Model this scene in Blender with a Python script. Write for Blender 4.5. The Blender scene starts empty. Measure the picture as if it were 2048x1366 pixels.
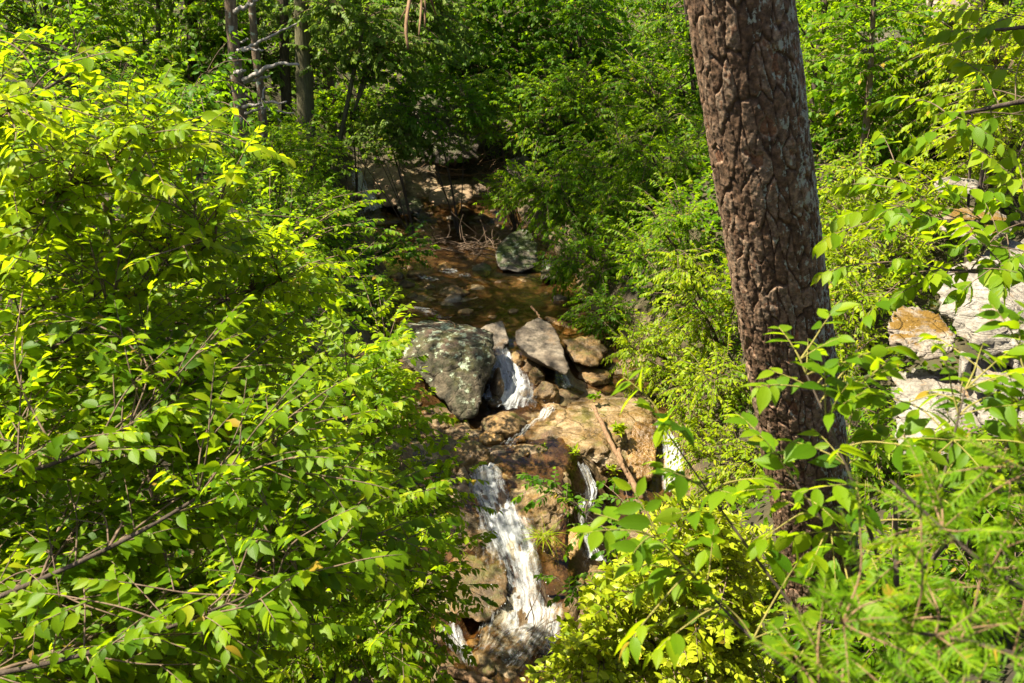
import bpy, bmesh, math, random
import numpy as np
from mathutils import Vector

rng = np.random.default_rng(7)
random.seed(7)
sc = bpy.context.scene

# ------------------------------------------------------------------ camera, sky, sun, exposure
PITCH = math.radians(18.0)
FPX = 1991.0                      # focal length in pixels of the 2048 px wide photograph
cam_d = bpy.data.cameras.new("camera")
cam = bpy.data.objects.new("camera", cam_d)
sc.collection.objects.link(cam)
cam_d.sensor_width = 36.0
cam_d.lens = 36.0 * FPX / 2048.0
cam_d.clip_start = 0.05
cam_d.clip_end = 500
cam_d.dof.use_dof = True
cam_d.dof.focus_distance = 8.5
cam_d.dof.aperture_fstop = 9.0
cam.location = (0, 0, 0)
cam.rotation_euler = (math.pi / 2 - PITCH, 0, 0)
sc.camera = cam

SUN_EL, SUN_AZ = math.radians(57), math.radians(-102)     # azimuth from +Y, negative = towards -X
sdir = Vector((math.sin(SUN_AZ) * math.cos(SUN_EL), math.cos(SUN_AZ) * math.cos(SUN_EL), math.sin(SUN_EL)))
world = bpy.data.worlds.new("World")
sc.world = world
world.use_nodes = True
nt = world.node_tree
nt.nodes.clear()
wo = nt.nodes.new("ShaderNodeOutputWorld")
bg = nt.nodes.new("ShaderNodeBackground")
sky = nt.nodes.new("ShaderNodeTexSky")
sky.sky_type = 'NISHITA'
sky.sun_disc = False
sky.sun_elevation = SUN_EL
sky.sun_rotation = SUN_AZ
sky.dust_density = 2.0
sky.ozone_density = 0.3
bg.inputs[1].default_value = 0.05
nt.links.new(sky.outputs[0], bg.inputs[0])
nt.links.new(bg.outputs[0], wo.inputs[0])
sl = bpy.data.lights.new("sun", 'SUN')
sl.energy = 5.0
sl.angle = math.radians(0.53)
sl.color = (1.0, 0.92, 0.72)
so = bpy.data.objects.new("sun", sl)
so.rotation_euler = sdir.to_track_quat('Z', 'Y').to_euler()
sc.collection.objects.link(so)
sc.view_settings.view_transform = 'Standard'
sc.view_settings.look = 'None'
sc.view_settings.exposure = 2.05
sc.view_settings.gamma = 1.0
sc.cycles.max_bounces = 7
sc.cycles.diffuse_bounces = 3
sc.cycles.glossy_bounces = 2
sc.cycles.transmission_bounces = 4
sc.cycles.transparent_max_bounces = 16
sc.cycles.caustics_reflective = False
sc.cycles.caustics_refractive = False
sc.cycles.use_denoising = True

# ------------------------------------------------------------------ maths helpers
CP, SP = math.cos(PITCH), math.sin(PITCH)


def ray(u, v):
    a, b = (u - 1024.0) / FPX, (683.0 - v) / FPX
    return np.array([a, CP + b * SP, -SP + b * CP])


def at(u, v, t):
    """point seen at photo pixel (u, v) at distance t along the view axis"""
    return ray(u, v) * t


def aty(u, v, y):
    d = ray(u, v)
    return d * (y / d[1])


def nrm(a):
    return a / np.maximum(np.linalg.norm(a, axis=-1, keepdims=True), 1e-9)


def _hash(ix, iy, iz, seed):
    h = (ix.astype(np.int64) * 374761393 + iy.astype(np.int64) * 668265263 + iz.astype(np.int64) * 2147483647 + seed * 974711) & 0xFFFFFFFF
    h = ((h ^ (h >> 13)) * 1274126177) & 0xFFFFFFFF
    h = (h ^ (h >> 16)) & 0xFFFFFF
    return h / float(0xFFFFFF)


def vnoise(p, seed=0):
    """value noise in -1..1, p (n,3)"""
    p = np.asarray(p, float)
    i = np.floor(p).astype(np.int64)
    f = p - i
    f = f * f * (3 - 2 * f)
    x, y, z = i[:, 0], i[:, 1], i[:, 2]
    r = 0
    for dx in (0, 1):
        wx = f[:, 0] if dx else 1 - f[:, 0]
        for dy in (0, 1):
            wy = f[:, 1] if dy else 1 - f[:, 1]
            for dz in (0, 1):
                wz = f[:, 2] if dz else 1 - f[:, 2]
                r = r + wx * wy * wz * _hash(x + dx, y + dy, z + dz, seed)
    return r * 2 - 1


def fbm(p, octv=4, seed=0, gain=0.5):
    p = np.asarray(p, float)
    a, r, s = 1.0, 0.0, 0.0
    for k in range(octv):
        r = r + a * vnoise(p * (2.0 ** k) + 17.3 * k, seed + k)
        s += a
        a *= gain
    return r / s


def sstep(a, b, x):
    t = np.clip((x - a) / (b - a), 0, 1)
    return t * t * (3 - 2 * t)


# ------------------------------------------------------------------ mesh builder
class MB:
    def __init__(self):
        self.V, self.F, self.R, self.U, self.n = [], [], [], [], 0

    def add(self, V, faces, mat=0, rnd=0.5, luv=None):
        V = np.asarray(V, float).reshape(-1, 3)
        m = len(V)
        self.V.append(V)
        for F in faces:
            F = np.asarray(F, np.int64)
            if len(F):
                self.F.append((F + self.n, mat))
        self.R.append(np.broadcast_to(np.asarray(rnd, float), (m,)).copy())
        self.U.append(np.zeros((m, 3)) if luv is None else np.asarray(luv, float))
        self.n += m

    def build(self, name, mats, parent=None, smooth=True):
        me = bpy.data.meshes.new(name)
        V = np.concatenate(self.V).astype(np.float32)
        loops = np.concatenate([F.ravel() for F, _ in self.F]).astype(np.int32)
        tot = np.concatenate([np.full(len(F), F.shape[1]) for F, _ in self.F]).astype(np.int32)
        mi = np.concatenate([np.full(len(F), m) for F, m in self.F]).astype(np.int32)
        st = np.concatenate([[0], np.cumsum(tot)[:-1]]).astype(np.int32)
        me.vertices.add(len(V))
        me.vertices.foreach_set("co", V.ravel())
        me.loops.add(len(loops))
        me.loops.foreach_set("vertex_index", loops)
        me.polygons.add(len(tot))
        me.polygons.foreach_set("loop_start", st)
        me.polygons.foreach_set("loop_total", tot)
        me.polygons.foreach_set("material_index", mi)
        me.polygons.foreach_set("use_smooth", np.full(len(tot), bool(smooth)))
        at_ = me.attributes.new("rnd", 'FLOAT', 'POINT')
        at_.data.foreach_set("value", np.concatenate(self.R).astype(np.float32))
        U = np.concatenate(self.U)
        if np.any(U):
            au = me.attributes.new("luv", 'FLOAT_VECTOR', 'POINT')
            au.data.foreach_set("vector", U.astype(np.float32).ravel())
        for m in mats:
            me.materials.append(m)
        me.update(calc_edges=True)
        me.validate()
        o = bpy.data.objects.new(name, me)
        sc.collection.objects.link(o)
        if parent:
            o.parent = parent
            o.matrix_parent_inverse = parent.matrix_world.inverted()
        return o


def tag(o, label, cat, group=None, kind=None):
    if label:
        o["label"] = label
    if cat:
        o["category"] = cat
    if group:
        o["group"] = group
    if kind:
        o["kind"] = kind
    return o


def empty(name, loc, label, cat, group=None):
    o = bpy.data.objects.new(name, None)
    sc.collection.objects.link(o)
    o.location = Vector([float(c) for c in loc])
    o.empty_display_size = 0.1
    bpy.context.view_layer.update()
    return tag(o, label, cat, group)


def tubes(B, P, R, sides=5, mat=0, rnd=0.5):
    """P (m,k,3) polylines, R (m,k) radii -> m tubes"""
    P = np.asarray(P, float)
    if P.ndim == 2:
        P = P[None]
    R = np.asarray(R, float)
    if R.ndim == 1:
        R = R[None]
    m, k, _ = P.shape
    T = np.gradient(P, axis=1)
    T = nrm(T)
    ref = np.where(np.abs(T[:, :1, 2:3]) > 0.9, np.array([1.0, 0, 0]), np.array([0, 0, 1.0]))
    ref = np.broadcast_to(ref, T.shape)
    A = nrm(np.cross(T, ref))
    Bn = np.cross(T, A)
    th = np.arange(sides) * 2 * math.pi / sides
    V = P[:, :, None, :] + R[:, :, None, None] * (np.cos(th)[None, None, :, None] * A[:, :, None, :] + np.sin(th)[None, None, :, None] * Bn[:, :, None, :])
    idx = np.arange(m * k * sides).reshape(m, k, sides)
    a = idx[:, :-1, :]
    b = idx[:, 1:, :]
    F = np.stack([a, np.roll(a, -1, 2), np.roll(b, -1, 2), b], -1).reshape(-1, 4)
    caps = []
    if sides >= 3:
        caps = [idx[:, -1, :].reshape(-1, sides), idx[:, 0, ::-1].reshape(-1, sides)]
    B.add(V.reshape(-1, 3), [F] + caps, mat, rnd)


def curve(pts, n=12):
    """smooth polyline through pts (Catmull-Rom)"""
    p = np.asarray(pts, float)
    if len(p) == 2:
        t = np.linspace(0, 1, n)[:, None]
        return p[0] * (1 - t) + p[1] * t
    q = np.vstack([2 * p[0] - p[1], p, 2 * p[-1] - p[-2]])
    s = np.linspace(0, len(p) - 1 - 1e-6, n)
    i = s.astype(int)
    t = (s - i)[:, None]
    a, b, c, d = q[i], q[i + 1], q[i + 2], q[i + 3]
    return 0.5 * (2 * b + (c - a) * t + (2 * a - 5 * b + 4 * c - d) * t ** 2 + (3 * b - a - 3 * c + d) * t ** 3)


# leaf templates: (x across -0.5..0.5, y along 0..1), faces
def _tmpl(stations):
    v = [(0, 0)]
    for y, w in stations:
        v += [(-w, y), (0, y), (w, y)]
    v.append((0, 1))
    n = len(stations)
    tri = [(0, 2, 1), (0, 3, 2)]
    quad = []
    for i in range(n - 1):
        a = 1 + 3 * i
        b = a + 3
        quad += [(a, a + 1, b + 1, b), (a + 1, a + 2, b + 2, b + 1)]
    a = 1 + 3 * (n - 1)
    tip = len(v) - 1
    tri += [(a, a + 1, tip), (a + 1, a + 2, tip)]
    return np.array(v, float), np.array(tri), np.array(quad).reshape(-1, 4)


LEAF_NEAR = _tmpl([(0.10, 0.27), (0.28, 0.46), (0.48, 0.49), (0.68, 0.36), (0.86, 0.13)])
LEAF_MID = _tmpl([(0.2, 0.42), (0.5, 0.48), (0.8, 0.22)])
LEAF_FAR = _tmpl([(0.42, 0.5)])
NEEDLE = (np.array([(-.5, 0), (.5, 0), (.3, .8), (0, 1), (-.3, .8)], float), np.array([(0, 1, 2), (0, 2, 4), (4, 2, 3)]), np.zeros((0, 4), int))


def leaves(B, P, D, N, L, W, rnd, tmpl, mat=0, fold=0.25, droop=0.2):
    tv, tri, quad = tmpl
    n = len(P)
    X = nrm(np.cross(D, N))
    N = nrm(np.cross(X, D))
    x, y = tv[:, 0], tv[:, 1]
    dr = droop * (0.4 + 1.2 * rng.random(n))
    z = fold * np.abs(x)[None, :] * W[:, None] - dr[:, None] * (y ** 2)[None, :] * L[:, None]
    V = P[:, None, :] + (x[None, :] * W[:, None])[..., None] * X[:, None, :] + (y[None, :] * L[:, None])[..., None] * D[:, None, :] + z[..., None] * N[:, None, :]
    k = len(tv)
    off = (np.arange(n) * k)[:, None, None]
    F = [(tri[None] + off).reshape(-1, 3)]
    if len(quad):
        F.append((quad[None] + off).reshape(-1, 4))
    luv = np.broadcast_to(np.stack([x, y, 0 * x + 0.001], -1)[None], (n, k, 3)).reshape(-1, 3)
    B.add(V.reshape(-1, 3), F, mat, np.repeat(rnd, k), luv)


def sprays(B, p0, d, L, up, k, leaf, tmpl=LEAF_MID, mats=(0, 1), rad=0.003, sag=0.15, ang=58, hang=0.35, rbias=0.0, njit=0.3, fold=0.25, tipcurl=0.0, start=0.05, twig=True):
    """m leafy twigs with k alternate leaves each; leaf=(length,width)"""
    m = len(p0)
    L = np.asarray(L, float)
    up = nrm(np.asarray(up, float))
    S = nrm(np.cross(d, up))
    tt = np.linspace(0, 1, 5)
    cz = np.array([0, 0, -1.0])

    def pos(t):
        return p0[:, None, :] + d[:, None, :] * (L[:, None] * t)[..., None] + cz * (sag * L[:, None] * t ** 2)[..., None]
    if twig:
        tubes(B, pos(np.broadcast_to(tt, (m, 5))), rad * np.linspace(1, 0.35, 5)[None] * np.ones((m, 1)), 4, mats[1], rng.random())
    t = start + (1 - start) * (np.arange(k) + 0.5 + 0.5 * rng.random((m, k)) - 0.25) / k
    P = pos(t)
    T = nrm(d[:, None, :] + cz * (2 * sag * t)[..., None])
    side = np.where(np.arange(k) % 2 == 0, 1.0, -1.0)[None] * np.ones((m, 1))
    side *= np.where(rng.random((m, 1)) > 0.5, 1, -1)
    a = np.radians(ang * (1.1 - 0.5 * t) + rng.normal(0, 10, (m, k)))
    D = np.cos(a)[..., None] * T + (np.sin(a) * side)[..., None] * S[:, None, :] + cz * (hang * (0.5 + rng.random((m, k))))[..., None] + rng.normal(0, 0.12, (m, k, 3))
    D = nrm(D)
    N = up[:, None, :] + rng.normal(0, njit, (m, k, 3)) + 0.25 * side[..., None] * S[:, None, :]
    sz = (0.55 + 0.7 * rng.random((m, k))) * (1.05 - 0.35 * t ** 3)
    r = np.clip(0.5 + 0.16 * rng.normal(size=(m, k)) + rbias + 0.22 * (t - 0.5) + 0.10 * rng.normal(size=(m, 1)), 0, .94)
    r = np.where(rng.random((m, k)) < .008, 1.0, r)
    leaves(B, P.reshape(-1, 3), D.reshape(-1, 3), N.reshape(-1, 3), (leaf[0] * sz).ravel(), (leaf[1] * sz * (0.9 + .2 * rng.random((m, k)))).ravel(), r.ravel(), tmpl, mats[0], fold)


# ------------------------------------------------------------------ materials
def new_mat(name):
    m = bpy.data.materials.new(name)
    m.use_nodes = True
    m.node_tree.nodes.clear()
    return m, m.node_tree.nodes, m.node_tree.links


def N_(nodes, kind, **kw):
    n = nodes.new(kind)
    for k, v in kw.items():
        setattr(n, k, v)
    return n


def ramp(nodes, stops, interp='LINEAR'):
    r = nodes.new("ShaderNodeValToRGB")
    e = r.color_ramp.elements
    r.color_ramp.interpolation = interp
    while len(e) < len(stops):
        e.new(0.5)
    for el, (p, c) in zip(e, stops):
        el.position = p
        el.color = (c[0], c[1], c[2], 1) if not isinstance(c, (int, float)) else (c, c, c, 1)
    return r


def leaf_mat(name, c0, c1, c2, tr, tw=0.5, rough=0.42, spec=0.4, veins=False):
    m, n, l = new_mat(name)
    out = N_(n, "ShaderNodeOutputMaterial")
    at_ = N_(n, "ShaderNodeAttribute", attribute_name="rnd")
    rp = ramp(n, [(0.1, c0), (0.5, c1), (0.93, c2), (0.97, (.26, .17, .02))])
    l.new(at_.outputs["Fac"], rp.inputs[0])
    geo = N_(n, "ShaderNodeNewGeometry")
    # undersides are paler and duller
    mixu = N_(n, "ShaderNodeMixRGB", blend_type='MIX')
    mixu.inputs[2].default_value = (0.13, 0.19, 0.012, 1)
    mf = N_(n, "ShaderNodeMath", operation='MULTIPLY')
    mf.inputs[1].default_value = 0.45
    l.new(geo.outputs["Backfacing"], mf.inputs[0])
    l.new(mf.outputs[0], mixu.inputs[0])
    l.new(rp.outputs[0], mixu.inputs[1])
    pr = N_(n, "ShaderNodeBsdfPrincipled")
    pr.inputs["Roughness"].default_value = rough
    pr.inputs["Specular IOR Level"].default_value = spec
    l.new(mixu.outputs[0], pr.inputs["Base Color"])
    tl = N_(n, "ShaderNodeBsdfTranslucent")
    trp = ramp(n, [(0.1, tuple(c * 0.65 for c in tr)), (0.55, tr), (1.0, (min(1, tr[0] * 1.35), tr[1] * 1.15, tr[2]))])
    l.new(at_.outputs["Fac"], trp.inputs[0])
    l.new(trp.outputs[0], tl.inputs[0])
    if veins:
        av = N_(n, "ShaderNodeAttribute", attribute_name="luv")
        sp = N_(n, "ShaderNodeSeparateXYZ")
        l.new(av.outputs["Vector"], sp.inputs[0])
        ab = N_(n, "ShaderNodeMath", operation='ABSOLUTE')
        l.new(sp.outputs[0], ab.inputs[0])
        m1 = N_(n, "ShaderNodeMath", operation='MULTIPLY_ADD')      # y - 0.7|x|
        m1.inputs[1].default_value = -0.75
        l.new(ab.outputs[0], m1.inputs[0])
        l.new(sp.outputs[1], m1.inputs[2])
        m2 = N_(n, "ShaderNodeMath", operation='MULTIPLY')
        m2.inputs[1].default_value = 62.0
        l.new(m1.outputs[0], m2.inputs[0])
        m3 = N_(n, "ShaderNodeMath", operation='SINE')
        l.new(m2.outputs[0], m3.inputs[0])
        mid = N_(n, "ShaderNodeMapRange")
        mid.inputs[1].default_value = 0.0
        mid.inputs[2].default_value = 0.05
        mid.inputs[3].default_value = -2.0
        mid.inputs[4].default_value = 0.0
        l.new(ab.outputs[0], mid.inputs[0])
        ad = N_(n, "ShaderNodeMath", operation='ADD')
        l.new(m3.outputs[0], ad.inputs[0])
        l.new(mid.outputs[0], ad.inputs[1])
        bp = N_(n, "ShaderNodeBump")
        bp.inputs["Strength"].default_value = 0.2
        bp.inputs["Distance"].default_value = 0.0006
        l.new(ad.outputs[0], bp.inputs["Height"])
        l.new(bp.outputs[0], pr.inputs["Normal"])
    mx = N_(n, "ShaderNodeMixShader")
    mx.inputs[0].default_value = tw
    l.new(pr.outputs[0], mx.inputs[1])
    l.new(tl.outputs[0], mx.inputs[2])
    l.new(mx.outputs[0], out.inputs[0])
    return m


def bark_mat(name, stops, scale=(14, 14, 3), lichen=0.0, bump=0.6, dist=0.01):
    m, n, l = new_mat(name)
    out = N_(n, "ShaderNodeOutputMaterial")
    tc = N_(n, "ShaderNodeTexCoord")
    mp = N_(n, "ShaderNodeMapping")
    mp.inputs["Scale"].default_value = scale
    l.new(tc.outputs["Object"], mp.inputs[0])
    nz = N_(n, "ShaderNodeTexNoise")
    nz.inputs["Scale"].default_value = 1.6
    nz.inputs["Detail"].default_value = 8
    nz.inputs["Roughness"].default_value = 0.68
    l.new(mp.outputs[0], nz.inputs[0])
    rp = ramp(n, stops)
    l.new(nz.outputs[0], rp.inputs[0])
    col = rp.outputs[0]
    if lichen:
        n2 = N_(n, "ShaderNodeTexNoise")
        n2.inputs["Scale"].default_value = 9
        n2.inputs["Detail"].default_value = 6
        l.new(tc.outputs["Object"], n2.inputs[0])
        r2 = ramp(n, [(1 - lichen - 0.03, 0.0), (1 - lichen + 0.03, 1.0)])
        l.new(n2.outputs[0], r2.inputs[0])
        mx = N_(n, "ShaderNodeMixRGB")
        l.new(r2.outputs[0], mx.inputs[0])
        l.new(col, mx.inputs[1])
        mx.inputs[2].default_value = (0.28, 0.30, 0.25, 1)
        col = mx.outputs[0]
    pr = N_(n, "ShaderNodeBsdfPrincipled")
    pr.inputs["Roughness"].default_value = 0.9
    pr.inputs["Specular IOR Level"].default_value = 0.15
    l.new(col, pr.inputs["Base Color"])
    bp = N_(n, "ShaderNodeBump")
    bp.inputs["Strength"].default_value = bump
    bp.inputs["Distance"].default_value = dist
    l.new(nz.outputs[0], bp.inputs["Height"])
    l.new(bp.outputs[0], pr.inputs["Normal"])
    l.new(pr.outputs[0], out.inputs[0])
    return m


def rock_mat(name, stops, lichen=None, moss=None, litter=None, rough=0.75, spec=0.3, scale=2.2, bump=0.7, dist=0.05, spots=None, strata=0.0, crack=0.0):
    """stops: base colour ramp; lichen=(amount, colour); moss=(amount, colour) on upward faces; litter=(amount,colour) top faces"""
    m, n, l = new_mat(name)
    out = N_(n, "ShaderNodeOutputMaterial")
    geo = N_(n, "ShaderNodeNewGeometry")
    pos = geo.outputs["Position"]
    nz = N_(n, "ShaderNodeTexNoise")
    nz.inputs["Scale"].default_value = scale
    nz.inputs["Detail"].default_value = 10
    nz.inputs["Roughness"].default_value = 0.65
    nz.inputs["Distortion"].default_value = 0.6
    l.new(pos, nz.inputs[0])
    rp = ramp(n, stops)
    l.new(nz.outputs[0], rp.inputs[0])
    nm = N_(n, "ShaderNodeTexNoise")
    nm.inputs["Scale"].default_value = scale * 7
    nm.inputs["Detail"].default_value = 9
    nm.inputs["Roughness"].default_value = 0.75
    l.new(pos, nm.inputs[0])
    rm = ramp(n, [(0.32, (.35, .34, .33)), (0.5, (1, 1, 1)), (0.68, (1.55, 1.5, 1.45))])
    l.new(nm.outputs[0], rm.inputs[0])
    mm = N_(n, "ShaderNodeMixRGB", blend_type='MULTIPLY')
    mm.inputs[0].default_value = 0.9
    l.new(rp.outputs[0], mm.inputs[1])
    l.new(rm.outputs[0], mm.inputs[2])
    col = mm.outputs[0]
    sep = N_(n, "ShaderNodeSeparateXYZ")
    l.new(geo.outputs["Normal"], sep.inputs[0])

    def layer(col, amt, c, sc_, det, up=None, sharp=0.03, seed=0.0):
        mp = N_(n, "ShaderNodeMapping")
        mp.inputs["Location"].default_value = (seed, seed * 1.7, -seed)
        l.new(pos, mp.inputs[0])
        t = N_(n, "ShaderNodeTexNoise")
        t.inputs["Scale"].default_value = sc_
        t.inputs["Detail"].default_value = det
        t.inputs["Roughness"].default_value = 0.7
        l.new(mp.outputs[0], t.inputs[0])
        v = t.outputs[0]
        if up is not None:
            mr = N_(n, "ShaderNodeMapRange")
            mr.inputs[1].default_value = up[0]
            mr.inputs[2].default_value = up[1]
            mr.inputs[3].default_value = -0.45
            mr.inputs[4].default_value = 0.10
            l.new(sep.outputs[2], mr.inputs[0])
            ad = N_(n, "ShaderNodeMath", operation='ADD')
            l.new(v, ad.inputs[0])
            l.new(mr.outputs[0], ad.inputs[1])
            v = ad.outputs[0]
        r = ramp(n, [(1 - amt - sharp, 0.0), (1 - amt + sharp, 1.0)])
        l.new(v, r.inputs[0])
        mx = N_(n, "ShaderNodeMixRGB")
        l.new(r.outputs[0], mx.inputs[0])
        l.new(col, mx.inputs[1])
        mx.inputs[2].default_value = (*c, 1)
        return mx.outputs[0]
    if spots:
        col = layer(col, spots[0], spots[1], 3.5, 6, None, 0.06, 9.1)
    if litter:
        col = layer(col, litter[0], litter[1], 2.0, 8, (0.55, 0.9), 0.05, 3.3)
    if moss:
        col = layer(col, moss[0], moss[1], 3.2, 8, moss[2] if len(moss) > 2 else (0.0, 0.8), 0.06, 5.7)
    if lichen:
        col = layer(col, lichen[0], lichen[1], 8.5, 9, (-0.1, 0.75), 0.035, 1.9)
    pr = N_(n, "ShaderNodeBsdfPrincipled")
    pr.inputs["Roughness"].default_value = rough
    pr.inputs["Specular IOR Level"].default_value = spec
    l.new(col, pr.inputs["Base Color"])
    n2 = N_(n, "ShaderNodeTexNoise")
    n2.inputs["Scale"].default_value = scale * 5
    n2.inputs["Detail"].default_value = 9
    n2.inputs["Roughness"].default_value = 0.7
    mp2 = N_(n, "ShaderNodeMapping")
    mp2.inputs["Scale"].default_value = (1, 1, 1 + strata)
    mp2.inputs["Rotation"].default_value = (0.3, 0.35, 0)
    l.new(pos, mp2.inputs[0])
    l.new(mp2.outputs[0], n2.inputs[0])
    ad = N_(n, "ShaderNodeMath", operation='ADD')
    l.new(nz.outputs[0], ad.inputs[0])
    l.new(n2.outputs[0], ad.inputs[1])
    hgt = ad.outputs[0]
    if crack:
        wv = N_(n, "ShaderNodeMixRGB", blend_type='ADD')
        wv.inputs[0].default_value = 0.22
        l.new(mp2.outputs[0], wv.inputs[1])
        l.new(nz.outputs["Color"], wv.inputs[2])
        vo = N_(n, "ShaderNodeTexVoronoi", feature='DISTANCE_TO_EDGE')
        vo.inputs["Scale"].default_value = 2.6
        l.new(wv.outputs[0], vo.inputs["Vector"])
        rc = ramp(n, [(0.0, 0.0), (0.05, 1.0)])
        l.new(vo.outputs["Distance"], rc.inputs[0])
        ml = N_(n, "ShaderNodeMath", operation='MULTIPLY_ADD')
        ml.inputs[1].default_value = 0.6 * crack
        l.new(rc.outputs[0], ml.inputs[0])
        l.new(hgt, ml.inputs[2])
        hgt = ml.outputs[0]
    bp = N_(n, "ShaderNodeBump")
    bp.inputs["Strength"].default_value = bump
    bp.inputs["Distance"].default_value = dist
    l.new(hgt, bp.inputs["Height"])
    l.new(bp.outputs[0], pr.inputs["Normal"])
    l.new(pr.outputs[0], out.inputs[0])
    return m


M = {}
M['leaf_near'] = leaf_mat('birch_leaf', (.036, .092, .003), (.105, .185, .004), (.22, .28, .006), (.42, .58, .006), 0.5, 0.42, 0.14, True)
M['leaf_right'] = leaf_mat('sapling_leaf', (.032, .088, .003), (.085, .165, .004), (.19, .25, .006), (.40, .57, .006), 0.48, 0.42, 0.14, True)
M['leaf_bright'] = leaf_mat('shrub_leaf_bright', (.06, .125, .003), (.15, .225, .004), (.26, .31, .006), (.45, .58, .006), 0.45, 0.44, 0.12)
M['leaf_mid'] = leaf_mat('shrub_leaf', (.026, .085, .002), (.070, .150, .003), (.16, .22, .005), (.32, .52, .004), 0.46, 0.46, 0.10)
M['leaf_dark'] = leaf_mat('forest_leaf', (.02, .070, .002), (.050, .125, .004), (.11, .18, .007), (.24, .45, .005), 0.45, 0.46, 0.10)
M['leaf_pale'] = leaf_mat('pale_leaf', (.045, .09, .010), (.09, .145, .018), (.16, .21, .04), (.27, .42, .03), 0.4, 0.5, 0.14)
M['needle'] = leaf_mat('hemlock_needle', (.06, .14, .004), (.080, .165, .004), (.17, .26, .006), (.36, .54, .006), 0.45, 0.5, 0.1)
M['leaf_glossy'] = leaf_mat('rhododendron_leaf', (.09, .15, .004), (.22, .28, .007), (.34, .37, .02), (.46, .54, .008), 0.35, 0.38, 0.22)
M['twig'] = bark_mat('twig_bark', [(0.3, (.07, .045, .03)), (0.7, (.17, .12, .085))], (30, 30, 30), 0, 0.3, 0.003)
M['twig_green'] = bark_mat('green_twig', [(0.3, (.14, .13, .03)), (0.7, (.24, .2, .06))], (30, 30, 30), 0, 0.2, 0.002)
M['stem_dark'] = bark_mat('dark_stem', [(0.3, (.03, .022, .018)), (0.7, (.08, .06, .045))], (20, 20, 6), 0, 0.4, 0.004)
M['bark_grey'] = bark_mat('grey_bark', [(0.25, (.05, .035, .027)), (0.5, (.13, .09, .06)), (0.75, (.24, .18, .13))], (16, 16, 5), 0.36, 0.9, 0.02)
M['bark_olive'] = bark_mat('olive_bark', [(0.3, (.05, .045, .025)), (0.55, (.10, .09, .05)), (0.8, (.17, .15, .09))], (22, 22, 3), 0.0, 0.9, 0.02)
M['bark_dark'] = bark_mat('dark_bark', [(0.3, (.03, .022, .016)), (0.55, (.07, .052, .04)), (0.8, (.13, .10, .08))], (18, 18, 4), 0.0, 0.9, 0.02)
M['dead_wood'] = bark_mat('dead_wood', [(0.3, (.09, .052, .028)), (0.55, (.18, .11, .062)), (0.8, (.27, .185, .12))], (30, 30, 6), 0, 0.6, 0.006)
M['dead_grey'] = bark_mat('weathered_wood', [(0.3, (.15, .13, .12)), (0.6, (.28, .25, .23)), (0.85, (.40, .37, .34))], (30, 30, 6), 0, 0.5, 0.004)
M['boulder'] = rock_mat('lichen_boulder', [(0.36, (.018, .016, .010)), (0.47, (.058, .046, .028)), (0.56, (.12, .095, .064)), (0.7, (.21, .18, .15))], crack=.6, lichen=(0.345, (.27, .31, .22)), moss=(0.40, (.055, .052, .016)), litter=(0.44, (.085, .052, .036)), spots=(0.47, (.030, .030, .014)), dist=0.09)
M['shade_boulder'] = rock_mat('mossy_boulder', [(0.34, (.02, .018, .012)), (0.46, (.06, .05, .037)), (0.56, (.12, .10, .08)), (0.7, (.2, .18, .155))], crack=.5, lichen=(0.31, (.22, .25, .18)), moss=(0.40, (.035, .05, .01)), rough=.8, dist=.08)
M['slab'] = rock_mat('grey_slab_rock', [(0.34, (.06, .045, .032)), (0.5, (.15, .12, .09)), (0.66, (.25, .21, .165))], litter=(0.30, (.14, .09, .05)), spots=(0.36, (.06, .05, .03)), dist=0.05)
M['wet'] = rock_mat('wet_brown_rock', [(0.28, (.025, .017, .010)), (0.46, (.085, .052, .022)), (0.6, (.17, .10, .035)), (0.8, (.30, .19, .08))], moss=(0.34, (.07, .065, .012)), rough=0.42, spec=0.35, dist=0.06)
M['orange'] = rock_mat('wet_orange_rock', [(0.30, (.04, .022, .009)), (0.45, (.13, .068, .018)), (0.58, (.26, .145, .04)), (0.75, (.36, .24, .11))], rough=0.3, spec=0.5, dist=0.05)
M['ledge'] = rock_mat('tan_ledge_rock', [(0.30, (.04, .026, .011)), (0.43, (.13, .08, .030)), (0.55, (.25, .175, .095)), (0.70, (.36, .29, .21))], moss=(0.33, (.10, .08, .012)), spots=(0.44, (.15, .085, .02)), crack=1, rough=0.42, spec=0.4, dist=0.09)
M['pale'] = rock_mat('pale_limestone', [(0.28, (.085, .068, .05)), (0.42, (.20, .175, .145)), (0.65, (.29, .265, .23))], spots=(0.36, (.30, .19, .10)), rough=0.85, spec=0.2, dist=0.10, strata=3, crack=1)
M['pale_moss'] = rock_mat('mossy_limestone', [(0.28, (.10, .075, .05)), (0.45, (.22, .18, .14)), (0.65, (.30, .27, .23))], moss=(0.44, (.15, .085, .014), (0.55, 0.9)), spots=(0.36, (.30, .17, .07)), rough=0.85, spec=0.2, dist=0.10, strata=3, crack=1)
M['dark_rock'] = rock_mat('dark_cliff_rock', [(0.3, (.022, .017, .013)), (0.5, (.06, .045, .033)), (0.75, (.14, .11, .085))], moss=(0.40, (.04, .05, .012)), rough=0.7, dist=0.08)
M['brown_rock'] = rock_mat('brown_rock', [(0.3, (.08, .05, .028)), (0.5, (.17, .11, .065)), (0.75, (.27, .19, .12))], litter=(0.4, (.22, .15, .09)), rough=0.7, dist=0.05)


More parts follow.
